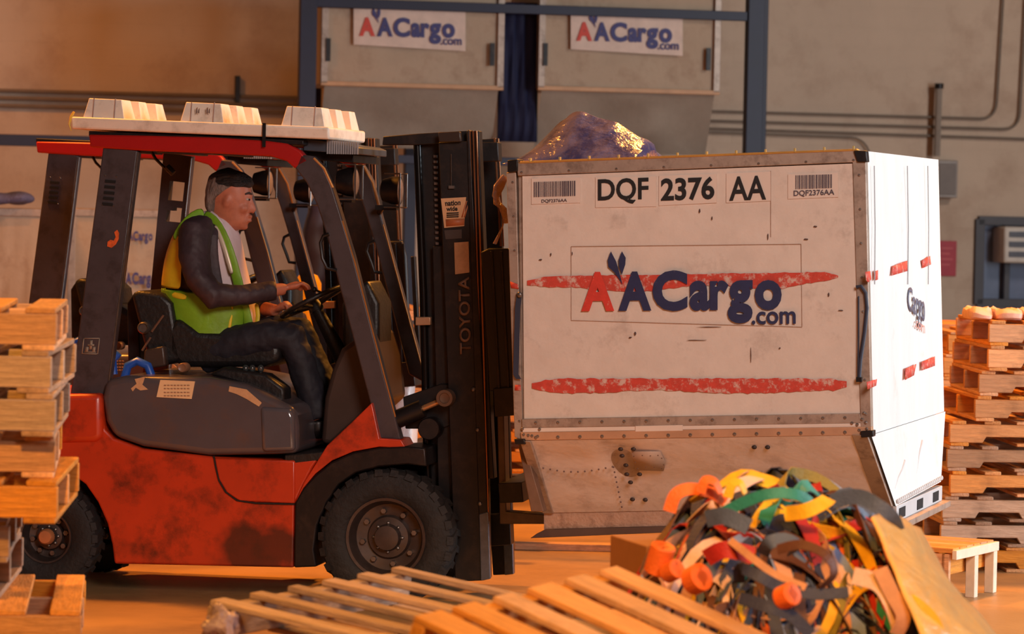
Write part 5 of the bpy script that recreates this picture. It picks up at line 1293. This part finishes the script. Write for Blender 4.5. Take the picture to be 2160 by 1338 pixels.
# film-covered cardboard sheet leaning at the right of the heap
def sheet():
    Lf = [(1838, 1098, 9.75), (1862, 1150, 9.65), (1885, 1205, 9.55), (1910, 1265, 9.45), (1945, 1345, 9.35), (1975, 1420, 9.3)]
    Rt = [(1890, 1106, 10.35), (1950, 1128, 10.45), (1985, 1195, 10.4), (2030, 1262, 10.3), (2100, 1335, 10.2), (2180, 1410, 10.1)]
    m = MB(); rr = []
    for k in range(31):
        s = k / 30 * 5; i = min(4, int(s)); u = s - i
        A = world_at(*Lf[i]).lerp(world_at(*Lf[i + 1]), u); B = world_at(*Rt[i]).lerp(world_at(*Rt[i + 1]), u)
        row = []
        for j in range(17):
            w_ = j / 16; q = A.lerp(B, w_); q += Vector((0, -.05, .04)) * math.sin(PI * w_) + Vector((0, 1, 1)) * .018 * noise.noise(q * 9) ; row.append(q)
        rr.append(row)
    m.loft(rr, cap=False, closed=False)
    build(m, 'cardboard_sheet', mat('film_covered_cardboard', (244, 188, 112), .3, var=.15, vscale=6, bump=.7, bscale=14, stretch=(1, 1, 2), coat=.7), label='large film-covered cardboard sheet slumped at the right of the strap heap', cat='cardboard', solid=.006)
sheet()
c = world_at(1372, 1185, 10.6)
ct = MB(); M = Matrix.Translation((c.x, c.y, 0)) @ Matrix.Rotation(.3, 4, 'Z')
zc = c.z
ct.box((-.05, -.1, zc - .35), (.28, .25, zc + .06), M); build(ct, 'cardboard_box', mat('brown_cardboard', (150, 96, 58), .8, var=.1), label='plain brown cardboard box half buried at the left of the strap heap', cat='box', bevel=.004)
# crumpled grey film at the near end of the worn pallet
m = MB(); c = on_z(465, 1318, .69); m.ell(c, .055, .06, .05, 20)
for v in m.v: v += (v - c) * noise.noise(v * 24) * 1.1
build(m, 'crumpled_film', mat('grey_film', (150, 128, 140), .3, var=.3, bump=.6), label='crumpled grey plastic film at the left end of the worn pallet', cat='plastic film')
# ================================================================ things in the background
# canvas container standing on the floor at far left
def floor_uld(x0, x1, ytop, D, label, seams, psi=-6):
    a = world_at(x0, ytop, D); b = world_at(x1, ytop, D); fr = Fr((a.x, a.y, 0), psi); w_ = (b - a).length
    t = thing('cargo_container', label, 'cargo container', fr, (w_ / 2, .7, 0))
    build(MB().box((0, 0, 0), (w_, 1.4, a.z)), 'body', CANV3, t, bevel=.015)
    g = MB(); rr = []
    for j in range(13):
        f = j / 12; rr.append([Vector((w_ * i / 24, -.02 - .03 * math.sin(PI * f) * math.sin(PI * i / 24) * (1 + noise.noise(Vector((i * .4, j * .5, D)))), .1 + (a.z - .15) * f)) for i in range(25)])
    g.loft(rr, cap=False, closed=False); build(g, 'canvas_curtain', CANV3, t)
    build(MB().box((-.02, -.04, a.z - .06), (w_ + .02, .02, a.z)), 'rail', ALU, t, bevel=.004)
    for x in (-.02, w_ - .04): build(MB().box((x, -.04, 0), (x + .06, .02, a.z - .06)), 'side_post', ALU, t, bevel=.004)
    for (q) in seams: logo(fr, q, -.075, t, LOGORED, LOGOBLUE, com=False)
floor_uld(-60, 128, 438, 26.0, 'tan canvas container on the floor at the far left edge behind the forklifts', [])
floor_uld(150, 345, 440, 27.5, 'tan canvas container on the floor seen between the two forklift posts', [(258, 488, 322, 508, 0), (250, 575, 330, 600, 0)])
m = MB(); c = world_at(20, 418, 25.9); m.ell(c, .16, .15, .05, 20)
for v in m.v: v += (v - c) * noise.noise(v * 6) * .9
build(m, 'cloth_bundle', mat('blue_grey_cloth', (96, 92, 120), .8, bump=.5), label='blue-grey cloth bundle on top of the far left canvas container', cat='cloth')
# yellow bollard
c = world_at(648, 700, 21.5)
t = thing('bollard', 'yellow steel bollard seen through the forklift cab behind the steering wheel', 'bollard', W0, (c.x, c.y, 0))
build(MB().tube([Vector((c.x, c.y, 0)), Vector((c.x, c.y, 1.42)), Vector((c.x, c.y, 1.47)), Vector((c.x, c.y, 1.49))], [.085, .085, .06, .01], 20), 'post', mat('bollard_yellow', (236, 184, 30), .45, var=.08), t)
build(MB().tube([Vector((c.x, c.y, 0)), Vector((c.x, c.y, .02))], [.15, .15], 20), 'base_plate', BLACK, t)
# wrapped bundle and pale bins between the front posts
WRAP = mat('stretch_wrap', (178, 140, 118), .2, var=.35, vscale=5, bump=1, bscale=9, stretch=(1, 1, 4), coat=.6)
def bundle(x0, x1, y0, D, name, m, label, cat, bulge=.04, tiers=14):
    a = world_at(x0, y0, D); b = world_at(x1, y0, D); w_ = b.x - a.x; rr = []
    for j in range(tiers * 3 + 1):
        z = .0 + (a.z) * j / (tiers * 3); k = 1 + bulge * math.sin(j * 2.1) ; cx_ = (a.x + b.x) / 2 + .02 * math.sin(j * .9)
        rr.append([Vector((cx_ + math.copysign(abs(math.cos(q)) ** .5, math.cos(q)) * w_ / 2 * k, a.y + .4 + math.copysign(abs(math.sin(q)) ** .5, math.sin(q)) * .35 * k, z)) for q in [2 * PI * i / 24 for i in range(24)]])
    g = MB().loft(rr); return build(g, name, m, label=label, cat=cat)
bundle(752, 836, 560, 21.0, 'wrapped_bundle', WRAP, 'stretch-wrapped bundle seen between the forklift front posts', 'bundle')
bundle(748, 796, 462, 24.5, 'wrapped_bundle', mat('pale_wrap', (226, 186, 150), .3, var=.15, vscale=6, bump=.6, bscale=14, stretch=(1, 1, 5)), 'pale ribbed wrapped bundle behind the forklift work lamps', 'bundle', .05, 20)
bundle(640, 700, 430, 25.0, 'barrel_stack', mat('dark_drum', (44, 40, 62), .5), 'dark navy column of stacked drums behind the near front post', 'drum', .02, 10)
m = MB(); c = world_at(838, 800, 18.4); 
m.loft([[c + Vector((math.copysign(abs(math.cos(q)) ** .4, math.cos(q)) * w_, .25 + math.copysign(abs(math.sin(q)) ** .4, math.sin(q)) * .2, z)) for q in [2 * PI * i / 24 for i in range(24)]] for z, w_ in ((-c.z, .1), (-.2, .11), (-.18, .085), (.05, .095), (.12, .1), (.14, .06))])
build(m, 'plastic_canister', mat('grey_white_plastic', (206, 204, 206), .35, bump=.2), label='pale grey plastic canister standing behind the tilt cylinder', cat='canister', bevel=.01)
# pallet pile seen between posts and mast, and beyond
B2 = Fr((0, 23.0, 0), -8)
for i in range(9):
    q = B2.pix(806 + (i % 2) * 6, 700, 0); put(PW, B2.M @ Matrix.Translation(Vector((q.x + .6, .5, .137 * (8 - i)))), ORD[i if i < 8 else 11] + ' pallet of the stack seen through the front posts', 'pallets in the stack behind the mast', (1, 1, 1.034))
# long timber on the floor under the container
O = on_z(1085, 1146, .04); E = on_z(1345, 1152, .04)
build(MB().box((O.x, O.y, 0), (E.x, O.y + .12, .04)), 'timber_plank', WX, label='long plank lying on the floor beneath the raised container', cat='plank', bevel=.004)
# sacks on the right stack
SKM = mat('pink_sack', (226, 184, 170), .7, var=.15, bump=.5, bscale=10)
for i, (x0, x1) in enumerate(((2036, 2086), (2090, 2150), (2152, 2215))):
    c = world_at((x0 + x1) / 2, 668, 18.5); w_ = (x1 - x0) / 2 * 18.5 / 7100
    m = MB(); m.loft([[Vector((c.x + math.copysign(abs(math.cos(q)) ** .4, math.cos(q)) * w_ * k, c.y + math.copysign(abs(math.sin(q)) ** .4, math.sin(q)) * .22 * k, 1.372 + z)) for q in [2 * PI * j / 28 for j in range(28)]] for z, k in ((0, .9), (.01, .98), (.03, 1), (.045, .92), (.052, .7), (.054, .2))])
    for v in m.v: v += Vector((0, 0, (v.z - 1.372) * noise.noise(v * 12) * .7))
    build(m, 'sack', SKM, label=['left', 'middle', 'right'][i] + ' pinkish sack lying on the tall right pallet stack', cat='sack', group='sacks on the right stack')
c = world_at(1996, 690, 21.8)
t = thing('drum', 'navy drum with orange lid between the container and the right stack', 'drum', W0, (c.x, c.y, 0))
build(MB().tube([Vector((c.x, c.y, z)) for z in (0, .02, .4, .42, .44, .8, .82, .84, 1.2)], [.29, .3, .3, .31, .3, .3, .31, .3, .3], 28), 'barrel', mat('drum_navy', (46, 48, 92), .4), t)
build(MB().tube([Vector((c.x, c.y, 1.2)), Vector((c.x, c.y, 1.24)), Vector((c.x, c.y, 1.25))], [.31, .31, .27], 28), 'lid', mat('orange_lid', (220, 140, 80), .5), t)
